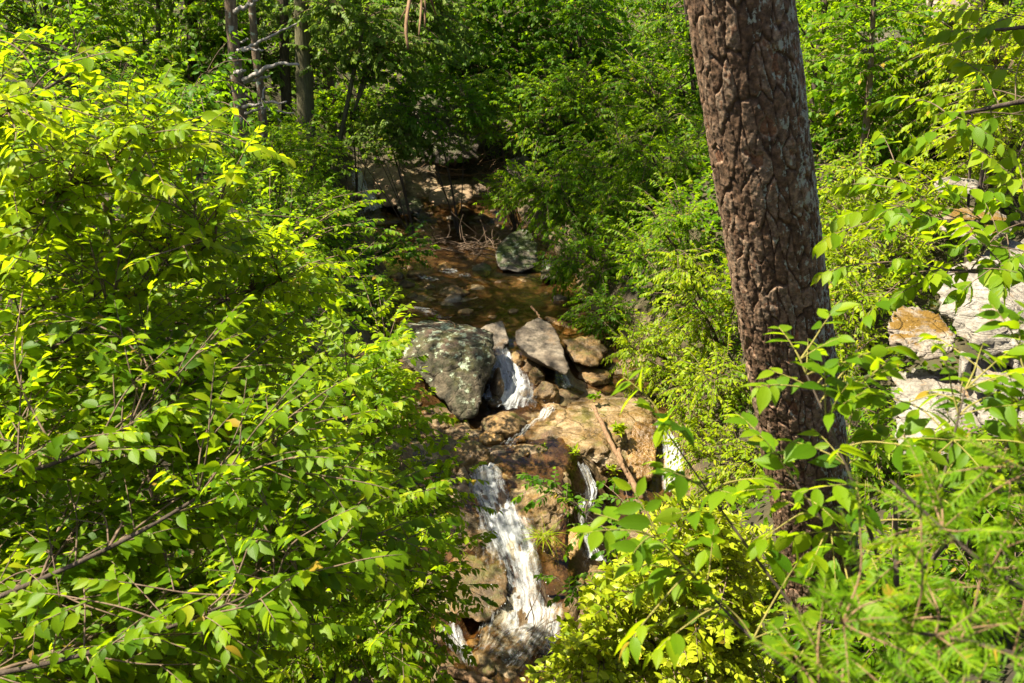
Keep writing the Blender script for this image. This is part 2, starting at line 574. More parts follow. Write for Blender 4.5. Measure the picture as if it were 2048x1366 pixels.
# ------------------------------------------------------------------ ground
ZY = np.array([-12, -2, 0, 1, 2, 4, 6, 7.4, 8.6, 9.0, 9.5, 10.2, 10.8, 11.2, 12.4, 12.9, 13.3, 13.8, 15.8, 18.3, 22, 22.8, 23.8, 26, 30, 40, 60, 90.])
ZZ = np.array([-0.6, -1.6, -1.66, -1.8, -2.6, -4.35, -6.0, -6.42, -6.25, -6.17, -5.95, -5.55, -5.22, -5.12, -5.02, -4.95, -4.82, -4.68, -4.6, -4.52, -4.42, -4.2, -3.7, -2.7, -0.8, 5, 17, 34.])
XRY = np.array([-12, 7, 8.5, 10, 11, 12, 13.2, 14.5, 16, 18, 20, 23, 30, 90.])
XRX = np.array([.6, .6, .9, 1.4, 1.9, 2.1, 2.2, 1.7, 1.25, 1.1, .75, 0, -.5, -.5])
XLX = np.array([-.6, -1.2, -1.0, -1.0, -1.1, -1.5, -2.0, -2.0, -2.1, -2.3, -2.7, -3.9, -4, -4])


def bed(y):
    return np.interp(y, ZY, ZZ)


def hground(x, y, detail=True):
    x = np.asarray(x, float)
    y = np.asarray(y, float)
    ys = y - 1.2 * sstep(.55, 1.3, x) * sstep(7.5, 9, y) * (1 - sstep(14, 16, y))
    z = (bed(ys) + bed(ys - .12) + bed(ys + .12)) / 3
    xr, xl = np.interp(y, XRY, XRX), np.interp(y, XRY, XLX)
    near = sstep(1, 7, y)
    far = sstep(22, 28, y)
    dr = np.maximum(0, x - xr)
    dl = np.maximum(0, xl - x)
    rise = lambda d, s, c: c * (1 - np.exp(-d * s / c))
    z = z + (rise(dr, 1.15, 4.0) + .18 * dr) * (0.25 + .75 * near) * (1 - .5 * far) + (rise(dl, 1.1, 3.6) + .15 * dl) * (0.25 + .75 * near) * (1 - .5 * far)
    if detail:
        p = np.stack([x, y, 0 * x], -1).reshape(-1, 3)
        inch = 1 - np.clip((dr + dl) / 0.8, 0, 1).ravel()
        n1 = fbm(p * 1.1, 4, 3)
        n2 = fbm(p * 4.5, 4, 11)
        steep = sstep(8.6, 9.2, y).ravel() * (1 - sstep(10.7, 11.3, y).ravel())
        n3 = 1 - np.abs(fbm(p * np.array([2.4, 2.4, 1]) + 4, 4, 41)) * 2.4
        n4 = fbm(p * 9 + 3, 3, 51)
        d = inch * (.075 * np.clip(n3, -1, 1) - .03 + .03 * n4) * (.55 + .9 * steep) * (1 - .55 * sstep(13.6, 15, y).ravel()) * sstep(7, 8, y).ravel() + n1 * (0.22 * (1 - inch) + 0.05 * inch + .10 * steep * inch) + n2 * (0.05 + .035 * inch + .05 * steep * inch)
        z = z + d.reshape(z.shape)
    return z


def ong(u, v, t0=4.0):
    d = ray(u, v)
    t = np.arange(t0, 60, 0.03)
    p = d[None] * t[:, None]
    h = hground(p[:, 0], p[:, 1], False)
    k = np.argmax(p[:, 2] < h)
    return p[k] if p[k, 2] < h[k] else d * 40


def gz(x, y):
    return float(hground(np.array([x]), np.array([y]))[0])


def ground_material():
    m, n, l = new_mat('forest_floor')
    out = N_(n, "ShaderNodeOutputMaterial")
    geo = N_(n, "ShaderNodeNewGeometry")
    at_ = N_(n, "ShaderNodeAttribute", attribute_name="rnd")     # 1 = stream bed rock, 0 = soil

    def noise(s, det=8, rough=.65, dist=0):
        t = N_(n, "ShaderNodeTexNoise")
        t.inputs["Scale"].default_value = s
        t.inputs["Detail"].default_value = det
        t.inputs["Roughness"].default_value = rough
        t.inputs["Distortion"].default_value = dist
        l.new(geo.outputs["Position"], t.inputs[0])
        return t
    a = noise(2.2, 10, .7, .5)
    b = noise(14, 6)
    soil = ramp(n, [(0.32, (.018, .014, .009)), (0.46, (.03, .024, .012)), (0.56, (.05, .04, .018)), (0.66, (.03, .05, .010))])
    l.new(a.outputs[0], soil.inputs[0])
    rock = ramp(n, [(0.28, (.03, .018, .009)), (0.42, (.06, .036, .014)), (0.50, (.105, .070, .032)), (0.58, (.20, .142, .075)), (0.72, (.32, .255, .175))])
    l.new(a.outputs[0], rock.inputs[0])
    peb = N_(n, "ShaderNodeTexVoronoi")
    peb.inputs["Scale"].default_value = 9
    l.new(geo.outputs["Position"], peb.inputs[0])
    mp = N_(n, "ShaderNodeMixRGB", blend_type='OVERLAY')
    mp.inputs[0].default_value = 0.2
    l.new(rock.outputs[0], mp.inputs[1])
    l.new(peb.outputs["Color"], mp.inputs[2])
    nm = noise(16, 9, .75)
    rm = ramp(n, [(0.32, (.3, .28, .26)), (0.5, (1, 1, 1)), (0.68, (1.6, 1.5, 1.4))])
    l.new(nm.outputs[0], rm.inputs[0])
    bw = N_(n, "ShaderNodeMixRGB")
    bw.inputs[0].default_value = 0.65
    l.new(mp.outputs[0], bw.inputs[1])
    l.new(rock.outputs[0], bw.inputs[2])
    mx = N_(n, "ShaderNodeMixRGB")
    l.new(at_.outputs["Fac"], mx.inputs[0])
    l.new(soil.outputs[0], mx.inputs[1])
    mm = N_(n, "ShaderNodeMixRGB", blend_type='MULTIPLY')
    mm.inputs[0].default_value = 1.0
    l.new(bw.outputs[0], mm.inputs[1])
    l.new(rm.outputs[0], mm.inputs[2])
    l.new(mm.outputs[0], mx.inputs[2])
    pr = N_(n, "ShaderNodeBsdfPrincipled")
    rr = N_(n, "ShaderNodeMapRange")
    rr.inputs[3].default_value = 0.95
    rr.inputs[4].default_value = 0.42
    l.new(at_.outputs["Fac"], rr.inputs[0])
    l.new(rr.outputs[0], pr.inputs["Roughness"])
    pr.inputs["Specular IOR Level"].default_value = 0.35
    l.new(mx.outputs[0], pr.inputs["Base Color"])
    ad = N_(n, "ShaderNodeMath", operation='ADD')
    l.new(a.outputs[0], ad.inputs[0])
    l.new(b.outputs[0], ad.inputs[1])
    bp = N_(n, "ShaderNodeBump")
    bp.inputs["Strength"].default_value = 0.8
    bp.inputs["Distance"].default_value = 0.05
    l.new(ad.outputs[0], bp.inputs["Height"])
    l.new(bp.outputs[0], pr.inputs["Normal"])
    l.new(pr.outputs[0], out.inputs[0])
    return m


def sheet(name, xs, ys, zf, mat, rndf=None, luv=None):
    X, Y = np.meshgrid(xs, ys)
    Z = zf(X, Y)
    idx = np.arange(X.size).reshape(X.shape)
    F = np.stack([idx[:-1, :-1], idx[:-1, 1:], idx[1:, 1:], idx[1:, :-1]], -1).reshape(-1, 4)
    B = MB()
    B.add(np.stack([X, Y, Z], -1).reshape(-1, 3), [F], 0, 0.5 if rndf is None else rndf(X, Y).ravel())
    return B.build(name, [mat])


gx = np.concatenate([-np.geomspace(80, 6.2, 34), np.arange(-6, 6.01, .05), np.geomspace(6.2, 80, 34)])
gy = np.concatenate([-np.geomspace(14, .3, 14), np.arange(0, 6, .2), np.arange(6, 25, .05), np.geomspace(25, 90, 60)])


def bedmask(X, Y):
    xr, xl = np.interp(Y, XRY, XRX), np.interp(Y, XRY, XLX)
    d = np.maximum(X - xr, xl - X)
    n = fbm(np.stack([X, Y, 0 * X], -1).reshape(-1, 3) * 2.3, 3, 21).reshape(X.shape)
    return (1 - sstep(-.05, .5, d + .35 * n)) * sstep(6.5, 7.5, Y) * (1 - sstep(23.5, 25, Y))


tag(sheet('ground', gx, gy, lambda X, Y: hground(X, Y), ground_material(), bedmask), 'forest floor of dark soil falling to a tan rock stream bed', 'ground', kind='structure')


# ------------------------------------------------------------------ water
def water_material():
    m, n, l = new_mat('stream_water')
    out = N_(n, "ShaderNodeOutputMaterial")
    geo = N_(n, "ShaderNodeNewGeometry")
    mp = N_(n, "ShaderNodeMapping")
    mp.inputs["Scale"].default_value = (1.6, 1, 1)
    l.new(geo.outputs["Position"], mp.inputs[0])
    nz = N_(n, "ShaderNodeTexNoise")
    nz.inputs["Scale"].default_value = 7
    nz.inputs["Detail"].default_value = 4
    nz.inputs["Distortion"].default_value = 1.0
    l.new(mp.outputs[0], nz.inputs[0])
    bp = N_(n, "ShaderNodeBump")
    bp.inputs["Strength"].default_value = 0.35
    bp.inputs["Distance"].default_value = 0.03
    l.new(nz.outputs[0], bp.inputs["Height"])
    tr = N_(n, "ShaderNodeBsdfTransparent")
    tr.inputs[0].default_value = (.60, .51, .39, 1)
    gl = N_(n, "ShaderNodeBsdfGlossy")
    gl.inputs["Roughness"].default_value = 0.06
    gl.inputs["Color"].default_value = (1, 1, 1, 1)
    l.new(bp.outputs[0], gl.inputs["Normal"])
    fr = N_(n, "ShaderNodeFresnel")
    fr.inputs["IOR"].default_value = 1.33
    l.new(bp.outputs[0], fr.inputs["Normal"])
    mx = N_(n, "ShaderNodeMixShader")
    l.new(fr.outputs[0], mx.inputs[0])
    l.new(tr.outputs[0], mx.inputs[1])
    l.new(gl.outputs[0], mx.inputs[2])
    l.new(mx.outputs[0], out.inputs[0])
    return m


def foam_material(name, lo, hi, sx, sy):
    """white water: streaks along the flow; luv = (across -1..1, metres along, density)"""
    m, n, l = new_mat(name)
    out = N_(n, "ShaderNodeOutputMaterial")
    av = N_(n, "ShaderNodeAttribute", attribute_name="luv")
    ar = N_(n, "ShaderNodeAttribute", attribute_name="rnd")      # sheet density
    mp = N_(n, "ShaderNodeMapping")
    mp.inputs["Scale"].default_value = (sx, sy, 0)
    l.new(av.outputs["Vector"], mp.inputs[0])
    nz = N_(n, "ShaderNodeTexNoise")
    nz.inputs["Scale"].default_value = 1
    nz.inputs["Detail"].default_value = 7
    nz.inputs["Roughness"].default_value = 0.65
    nz.inputs["Distortion"].default_value = 0.5
    l.new(mp.outputs[0], nz.inputs[0])
    geo = N_(n, "ShaderNodeNewGeometry")
    n2 = N_(n, "ShaderNodeTexNoise")
    n2.inputs["Scale"].default_value = 34
    n2.inputs["Detail"].default_value = 5
    n2.inputs["Roughness"].default_value = 0.7
    l.new(geo.outputs["Position"], n2.inputs[0])
    a1 = N_(n, "ShaderNodeMath", operation='MULTIPLY_ADD')
    a1.inputs[1].default_value = 0.36
    l.new(n2.outputs[0], a1.inputs[0])
    l.new(nz.outputs[0], a1.inputs[2])
    a2 = N_(n, "ShaderNodeMath", operation='ADD')
    a3 = N_(n, "ShaderNodeMath", operation='MULTIPLY_ADD')
    a3.inputs[1].default_value = 1.8
    a3.inputs[2].default_value = -0.50
    l.new(a1.outputs[0], a3.inputs[0])
    l.new(a3.outputs[0], a2.inputs[0])
    l.new(ar.outputs["Fac"], a2.inputs[1])
    mr = N_(n, "ShaderNodeMapRange")
    mr.inputs[1].default_value = lo
    mr.inputs[2].default_value = hi
    l.new(a2.outputs[0], mr.inputs[0])
    pr = N_(n, "ShaderNodeBsdfPrincipled")
    pr.inputs["Base Color"].default_value = (.62, .64, .66, 1)
    pr.inputs["Roughness"].default_value = 0.35
    bp = N_(n, "ShaderNodeBump")
    bp.inputs["Strength"].default_value = 0.9
    bp.inputs["Distance"].default_value = 0.05
    l.new(a1.outputs[0], bp.inputs["Height"])
    l.new(bp.outputs[0], pr.inputs["Normal"])
    tr = N_(n, "ShaderNodeBsdfTransparent")
    tr.inputs[0].default_value = (.9, .84, .72, 1)
    mx = N_(n, "ShaderNodeMixShader")
    l.new(mr.outputs[0], mx.inputs[0])
    l.new(tr.outputs[0], mx.inputs[1])
    l.new(pr.outputs[0], mx.inputs[2])
    l.new(mx.outputs[0], out.inputs[0])
    return m


M['water'] = water_material()
M['foam'] = foam_material('white_water', .80, 2.0, 8, 2.4)
wy = np.arange(6.6, 23.2, .06)
wx = np.linspace(0, 1, 90)


def stream():
    Y = np.repeat(wy[:, None], 90, 1)
    xl = np.interp(wy, XRY, XLX)[:, None] - .35
    xr = np.interp(wy, XRY, XRX)[:, None] + .35
    X = xl + (xr - xl) * wx[None]
    Ys = Y - 1.2 * sstep(.55, 1.3, X) * sstep(7.5, 9, Y) * (1 - sstep(14, 16, Y))
    base = (bed(Ys) + bed(Ys - .12) + bed(Ys + .12)) / 3
    p = np.stack([X * 2.2, Y * 1.6, 0 * X], -1).reshape(-1, 3)
    Z = base + 0.012 + 0.035 * sstep(13.7, 14.6, Y) + 0.012 * fbm(p * 2, 3, 5).reshape(X.shape)
    idx = np.arange(X.size).reshape(X.shape)
    F = np.stack([idx[:-1, :-1], idx[:-1, 1:], idx[1:, 1:], idx[1:, :-1]], -1).reshape(-1, 4)
    B = MB()
    B.add(np.stack([X, Y, Z], -1).reshape(-1, 3), [F])
    o = B.build('stream_water', [M['water']])
    tag(o, 'clear brown stream water running shallow over tan rock', 'water', kind='structure')


stream()


def cascade(label, path, dens=0.25, lift=.05, bulge=.06, n=120, m=36, name='waterfall', seed=1, drops=10):
    """path: (u, v, y, half width in metres, density offset)"""
    P = np.array([aty(u, v, y) for u, v, y, *_ in path])
    w = np.array([q[3] for q in path])
    de = np.array([q[4] if len(q) > 4 else 0 for q in path])
    C = curve(P, n)
    s = np.linspace(0, 1, n)
    W = np.interp(s, np.linspace(0, 1, len(path)), w)
    DE = np.interp(s, np.linspace(0, 1, len(path)), de)
    T = np.gradient(C, axis=0)
    S = nrm(np.cross(T, np.array([0, 0, 1.0])))
    a = np.linspace(-1, 1, m)
    X = C[:, None, :] + S[:, None, :] * (W[:, None] * a[None])[..., None]
    along = np.concatenate([[0], np.cumsum(np.linalg.norm(np.diff(C, axis=0), axis=1))])
    nn = fbm(np.stack([a[None] * 3 + 0 * along[:, None], along[:, None] * 2.5 + 0 * a[None], np.full((n, m), seed * 3.7)], -1).reshape(-1, 3), 4, seed).reshape(n, m)
    n3 = fbm(np.stack([a[None] * 9 + 0 * along[:, None], along[:, None] * 9 + 0 * a[None], np.full((n, m), seed * 1.7)], -1).reshape(-1, 3), 3, seed + 5).reshape(n, m)
    h = hground(X[..., 0], X[..., 1])
    zz = np.maximum(h + lift * .35, X[..., 2] - .05)
    X[..., 2] = zz + (lift + bulge * (nn + .6 * n3)) * (1 - .5 * a[None] ** 4)
    edge = np.abs(a)[None] ** 2.2 + .35 * nn
    rnd = dens + DE[:, None] - 0.75 * np.clip(edge, 0, 1.4) - 0.3 * np.clip(np.abs(s - .5) * 2 - .8, 0, 1)[:, None] * 3
    luv = np.stack([a[None] * W[:, None] * 3, along[:, None] + 0 * a[None], 0 * nn + .001], -1)
    idx = np.arange(n * m).reshape(n, m)
    F = np.stack([idx[:-1, :-1], idx[:-1, 1:], idx[1:, 1:], idx[1:, :-1]], -1).reshape(-1, 4)
    B = MB()
    B.add(X.reshape(-1, 3), [F], 0, rnd.ravel(), luv.reshape(-1, 3))
    # flying drops
    k = drops
    if k:
        i = rng.integers(4, n, k)
        j = rng.normal(0, .6, k)
        c = C[i] + S[i] * (W[i] * j)[:, None]
        c[:, 2] = np.maximum(hground(c[:, 0], c[:, 1]), c[:, 2]) + .03 + np.abs(rng.normal(0, .09, k))
        r = .0025 + .005 * rng.random(k) ** 2
        o6 = np.array([(1, 0, 0), (-1, 0, 0), (0, 1, 0), (0, -1, 0), (0, 0, 1.4), (0, 0, -1.4)], float)
        f8 = np.array([(0, 2, 4), (2, 1, 4), (1, 3, 4), (3, 0, 4), (2, 0, 5), (1, 2, 5), (3, 1, 5), (0, 3, 5)])
        V = c[:, None, :] + o6[None] * r[:, None, None]
        B.add(V.reshape(-1, 3), [(f8[None] + (np.arange(k) * 6)[:, None, None]).reshape(-1, 3)], 0, 3.0, np.full((k * 6, 3), .5))
    o = B.build(name, [M['foam']])
    tag(o, label, 'waterfall', kind='structure')
    return o


cascade('tall white waterfall tumbling down the lowest brown rock face', [(955, 925, 10.95, 0.189, .0), (970, 960, 10.75, 0.230, .15), (990, 1010, 10.45, 0.270, .1), (1012, 1060, 10.12, 0.324, .3), (1030, 1105, 9.88, 0.311, .1), (1045, 1160, 9.6, 0.297, -.05), (1055, 1215, 9.34, 0.378, .0), (1050, 1265, 9.08, 0.486, .15), (1020, 1305, 8.8, 0.459, -.1)], .52, seed=2, drops=87)
cascade('broad thin veil of water beside the tall waterfall', [(985, 1070, 10.05, .25, -.1), (975, 1130, 9.75, .32, -.1), (990, 1190, 9.45, .36, -.15), (1000, 1250, 9.15, .40, -.1), (985, 1310, 8.75, .45, -.1)], .22, seed=6, drops=15)
cascade('white cascade splashing between the big boulder and small rocks', [(1000, 708, 13.75, 0.117, .1), (1008, 735, 13.45, 0.195, .2), (1018, 765, 13.15, 0.260, .15), (1022, 795, 12.8, 0.390, .15), (1005, 815, 12.45, 1.25 * 0.468, -.1)], .6, lift=.07, bulge=.13, seed=3, drops=37)
cascade('short white chute below the boulder cascade', [(1105, 815, 12.4, .07, 0), (1090, 835, 12.15, .10, .1), (1065, 860, 11.85, .09, -.1), (1030, 890, 11.5, .12, -.2), (1010, 912, 11.3, .12, -.05)], .5, seed=4, drops=15)
cascade('distant white waterfall dropping beside the dark upper cliff', [(712, 340, 23.6, .18, 0), (722, 378, 23.3, 0.213, .1), (738, 400, 23.05, 0.188, .15), (744, 425, 22.75, 0.188, .2), (748, 440, 22.5, 0.375, .0)], .6, lift=.10, seed=5, drops=30)
cascade('narrow side waterfall behind the shaded sapling', [(1165, 945, 11.2, .10, 0), (1185, 985, 10.95, .08, 0), (1165, 1050, 10.5, .07, .05), (1180, 1095, 10.25, .10, .1), (1195, 1125, 10.05, .16, .1)], .6, lift=.06, seed=7, drops=30)
cascade('waterfall at the end of the tan ledge behind the leaning log', [(1318, 845, 12.2, .08, 0), (1335, 890, 11.9, .10, .1), (1345, 940, 11.55, .13, .1), (1350, 985, 11.2, .2, 0)], .6, lift=.08, seed=8, drops=25)
cascade('thin white riffle across the shallow upper stream', [(850, 545, 18.4, .10, -.1), (900, 555, 18.0, .22, 0), (950, 568, 17.6, .22, -.1), (985, 575, 17.3, .12, -.15)], .36, lift=.02, bulge=.02, seed=9, drops=0)
cascade('short white riffle between the amber stones of the upper stream', [(815, 556, 17.9, .10, 0), (845, 565, 17.6, .16, .05), (880, 575, 17.3, .12, -.1)], .34, lift=.03, bulge=.02, seed=21, drops=0)
cascade('glinting riffle above the shoulder of the big boulder', [(800, 612, 15.9, .10, -.1), (850, 625, 15.6, .2, 0), (900, 640, 15.2, .2, -.1)], .28, lift=.03, bulge=.02, seed=22, drops=0)
cascade('small white spill under the big boulder on its shaded side', [(790, 745, 13.9, .07, 0), (785, 770, 13.6, .10, .1), (775, 795, 13.3, .12, 0)], .6, seed=10, drops=10)
cascade('churned white foam spreading over the pool at the foot of the tall waterfall', [(1075, 1235, 9.3, .25, -.1), (1050, 1270, 9.05, .42, .1), (1020, 1300, 8.85, .5, -.1), (985, 1335, 8.6, .5, -.3)], .5, lift=.03, bulge=.04, seed=14, drops=37)
cascade('foaming run of water leaving the lowest pool', [(900, 1250, 9.0, .12, 0), (915, 1300, 8.75, .15, 0), (940, 1335, 8.5, .12, -.1)], .5, seed=11, drops=15)
cascade('small spill of white water at the edge of the ledge pool', [(1125, 770, 13.3, .06, 0), (1135, 785, 13.1, .10, 0), (1128, 800, 12.9, .08, -.1)], .55, seed=12, drops=5)


# ------------------------------------------------------------------ rocks
ICO = {}


def ico(sub):
    if sub not in ICO:
        bm = bmesh.new()
        bmesh.ops.create_icosphere(bm, subdivisions=sub, radius=1)
        V = np.array([v.co[:] for v in bm.verts])
        F = np.array([[v.index for v in f.verts] for f in bm.faces])
        bm.free()
        ICO[sub] = (nrm(V), F)
    return ICO[sub]


def hull_planes(pts):
    bm = bmesh.new()
    for p in pts:
        bm.verts.new(p)
    bmesh.ops.convex_hull(bm, input=bm.verts)
    bm.normal_update()
    c = np.mean(pts, axis=0)
    out = []
    for f in bm.faces:
        n = np.array(f.normal[:])
        d = float(np.dot(n, np.array(f.verts[0].co[:]) - c))
        if d < 0:
            n, d = -n, -d
        out.append((n, max(d, 1e-3)))
    bm.free()
    return c, np.array([o[0] for o in out]), np.array([o[1] for o in out])


def rock(name, label, pts, mat, p=18, rough=.05, freq=2.5, sub=5, seed=0, group=None, cat='rock'):
    pts = np.asarray(pts, float)
    c, Nn, Dd = hull_planes(pts)
    V, F = ico(sub)
    q = np.maximum(V @ Nn.T, 0) / Dd[None]
    r = (q ** p).sum(1) ** (-1.0 / p)
    X = V * r[:, None]
    size = r.mean()
    nz = fbm((X + c) * freq / max(size, .15) * .6, 5, seed, .55)
    rd = 1 - np.abs(fbm((X + c) * freq * 1.3 / max(size, .15) * .6 + 31, 3, seed + 9))
    hf = fbm((X + c) * freq * 4.5 / max(size, .15) * .6 + 7, 4, seed + 4, .6)
    st = np.sin((X @ np.array([.35, .2, .9]) + c[2]) * 26 / max(size, .3) * .5 + 4 * nz)
    X = X * (1 + rough * 1.9 * nz + rough * 1.1 * (rd - .7) + rough * .75 * hf + rough * .18 * st)[:, None]
    B = MB()
    B.add(X, [F], 0, .5)
    o = B.build(name, [mat])
    o.location = Vector([float(a) for a in c])
    return tag(o, label, cat, group)


def PY(*a):
    return [aty(*q) for q in a]


def slab_pts(front, dy, dz=0.0, shrink=1.0):
    """outline points (u,v,y) plus a copy pushed back by dy"""
    f = np.array(PY(*front))
    c = f.mean(0)
    b = c + (f - c) * shrink + np.array([0, dy, dz])
    return np.vstack([f, b])


# the big lichen boulder
rock('boulder', 'big boulder with pale green lichen and needle litter on its sloping top', PY(
    (812, 652, 13.4), (850, 637, 14.0), (930, 652, 14.1), (985, 660, 13.5), (992, 700, 13.0), (962, 815, 12.15), (945, 850, 11.9), (922, 852, 11.9), (858, 780, 12.45), (800, 712, 13.0), (900, 715, 12.6), (798, 688, 13.3), (970, 720, 13.6), (960, 690, 12.85)), M['boulder'], p=28, rough=.065, sub=6, seed=3)
rock('boulder', 'smooth tan-grey boulder touching the back corner of the lichen boulder', PY(
    (960, 655, 14.4), (1005, 640, 14.6), (1020, 680, 14.2), (1005, 705, 13.9), (975, 700, 13.95), (990, 660, 15.0), (960, 700, 14.8)), M['slab'], p=18, rough=.09, seed=4)
rock('slab_rock', 'flat-topped grey wedge-shaped slab rock leaning over the stream gap', PY(
    (1030, 662, 13.7), (1078, 632, 14.2), (1108, 655, 13.9), (1140, 735, 12.85), (1130, 750, 12.75), (1060, 712, 13.1), (1032, 685, 13.45),
    (1045, 712, 13.6), (1115, 745, 13.3), (1115, 690, 14.0), (1060, 690, 14.2)), M['slab'], p=34, rough=.055, sub=6, seed=5)
rock('rock', 'dark wet rock with amber stains on the bank beside the grey wedge slab', PY(
    (1125, 680, 14.0), (1190, 670, 14.3), (1215, 700, 13.9), (1195, 735, 13.5), (1140, 728, 13.6), (1160, 690, 14.8), (1200, 720, 14.6)), M['wet'], p=12, rough=.14, freq=3.5, seed=6)
rock('rock', 'long orange streaked rock climbing behind the wedge slab', PY(
    (1090, 630, 15.3), (1135, 645, 15.0), (1175, 672, 14.6), (1150, 680, 14.5), (1100, 655, 15.0), (1140, 650, 15.9)), M['orange'], p=12, rough=.13, freq=3.5, seed=7)
for i, (u, v, w, h, mt, lb) in enumerate([
        (1032, 718, 34, 34, 'wet', 'small dark wet rock at the head of the boulder cascade'),
        (1072, 748, 44, 36, 'wet', 'mossy round wet rock below the tip of the wedge slab'),
        (1092, 782, 64, 46, 'wet', 'wide olive wet rock at the side of the boulder cascade'),
        (995, 765, 34, 70, 'wet', 'dark upright wet rock squeezed between big boulder and cascade'),
        (1010, 842, 120, 44, 'wet', 'long low wet rock under the foot of the boulder cascade'),
        (990, 803, 36, 22, 'wet', 'small dark rock in the splash beside the big boulder'),
        (985, 872, 66, 26, 'orange', 'rounded orange rock in the shallow run above the tall waterfall'),
        (1042, 876, 30, 14, 'orange', 'bright orange cobble washed by white water on the ledge'),
        (1052, 905, 18, 16, 'orange', 'tiny orange cobble just below the bright orange cobble'),
        (983, 918, 15, 18, 'orange', 'small amber stone standing at the lip of the tall waterfall'),
        (940, 905, 100, 60, 'wet', 'wide smooth brown rock shelf at the lip of the tall waterfall'),
        (860, 862, 70, 24, 'wet', 'flat rusty rock below the pointed foot of the big boulder'),
        (1185, 748, 90, 26, 'wet', 'low dark rock at the shaded edge of the ledge pool'),
        (925, 950, 30, 40, 'ledge', 'pale chip of rock at the outer edge of the tall waterfall lip')]):
    p = ong(u, v + h * .4)
    s = p[1] / ray(u, v)[1] / FPX
    rr = random.Random(i + 40)
    pts = [p + np.array([rr.uniform(.40, .5) * w * s * math.cos(a), rr.uniform(.32, .45) * max(w, h) * s * math.sin(a), zq * h * s * 1.05]) for a in [k * 1.05 + rr.uniform(0, .5) for k in range(6)] for zq in (-.25, .35)]
    pts += [p + np.array([.1 * w * s, .05, h * s * .85]), p + np.array([-.15 * w * s, .1, h * s * .75])]
    rock('rock', lb, pts, M[mt], p=16, rough=.11, freq=3.2, sub=5, seed=20 + i)
# broad tan ledge
rock('rock_ledge', 'broad tan rock ledge with streaked sunlit face and driftwood log', PY(
    (1060, 870, 11.75), (1110, 825, 12.3), (1190, 795, 12.75), (1290, 800, 12.7), (1318, 850, 12.15), (1310, 955, 11.4), (1240, 965, 11.35), (1160, 935, 11.35), (1060, 905, 11.4),
    (1180, 900, 11.35), (1260, 850, 11.9), (1100, 800, 13.2), (1300, 790, 13.4)), M['ledge'], p=16, rough=.10, freq=4.2, sub=6, seed=11)
rock('rock', 'orange water-stained rock buttress at the outer end of the ledge', PY(
    (1265, 845, 11.9), (1310, 850, 11.95), (1318, 900, 11.6), (1305, 965, 11.2), (1265, 960, 11.2), (1250, 900, 11.5), (1290, 850, 12.5), (1270, 960, 11.8)), M['orange'], p=10, rough=.10, freq=3.5, sub=6, seed=12)
rock('rock', 'tan moss-streaked rock wall right beside the tall waterfall', PY(
    (1000, 940, 10.95), (1080, 925, 11.2), (1155, 950, 11.1), (1150, 1020, 10.5), (1130, 1110, 10.0), (1070, 1120, 9.9), (1045, 1060, 10.15), (1010, 990, 10.55), (1090, 1000, 10.3), (1080, 930, 11.8), (1120, 1080, 10.9)), M['ledge'], p=14, rough=.09, freq=3.2, sub=6, seed=13)
rock('rock', 'ochre rock knob above the grass tuft and the side waterfall', PY(
    (1105, 1040, 10.3), (1150, 1045, 10.3), (1165, 1085, 10.05), (1145, 1130, 9.8), (1110, 1125, 9.8), (1095, 1075, 10.05), (1130, 1060, 10.7)), M['orange'], p=9, rough=.11, freq=3.5, seed=14)
rock('rock', 'flat tan rock lying under the foot of the side waterfall', PY(
    (1120, 1140, 9.9), (1200, 1130, 10.05), (1215, 1150, 9.85), (1190, 1175, 9.65), (1125, 1165, 9.7), (1160, 1130, 10.3)), M['ledge'], p=9, rough=.06, seed=15)
rock('rock', 'dark wet rock face half covered by the falling veil of water', PY(
    (905, 1120, 9.75), (960, 1085, 10.1), (1010, 1110, 9.9), (1020, 1200, 9.25), (980, 1250, 8.95), (900, 1230, 9.05), (890, 1170, 9.4), (950, 1150, 9.5), (950, 1120, 10.6)), M['wet'], p=10, rough=.09, freq=3, sub=6, seed=16)
rock('rock', 'brown wet rock at the sunny side of the lowest pool', PY(
    (1080, 1200, 9.45), (1150, 1170, 9.7), (1200, 1200, 9.5), (1180, 1270, 9.0), (1100, 1290, 8.85), (1075, 1245, 9.15), (1130, 1200, 10.1)), M['wet'], p=9, rough=.09, freq=3, sub=5, seed=17)
rock('rock', 'reddish rock between the side waterfall and the lowest pool', PY(
    (1085, 1150, 9.75), (1150, 1135, 9.9), (1175, 1165, 9.65), (1150, 1195, 9.4), (1090, 1190, 9.45), (1120, 1150, 10.2)), M['wet'], p=9, rough=.08, freq=3, sub=5, seed=18)
# upper stream rocks
rock('boulder', 'brown square-edged boulder on the gravel bar below the dead brush', PY(
    (858, 380, 21.9), (900, 370, 22.2), (945, 368, 22.2), (952, 400, 21.6), (930, 410, 21.4), (862, 412, 21.4), (900, 375, 22.9), (855, 400, 21.8)), M['brown_rock'], p=12, rough=.05, sub=5, seed=30)
rock('boulder', 'tall shaded boulder with grey lichen and leaves hanging over it', PY(
    (995, 490, 18.9), (1030, 458, 19.3), (1062, 462, 19.2), (1080, 500, 18.6), (1075, 545, 17.9), (1000, 545, 17.9), (988, 520, 18.3), (1035, 470, 20), (1010, 480, 20)), M['shade_boulder'], p=12, rough=.07, sub=6, seed=31)
rock('boulder', 'small shaded grey boulder partly hidden by the drooping shrub', PY(
    (1082, 520, 17.9), (1110, 512, 18.1), (1122, 540, 17.6), (1115, 562, 17.2), (1080, 560, 17.2), (1100, 530, 18.5)), M['boulder'], p=10, rough=.07, seed=32)
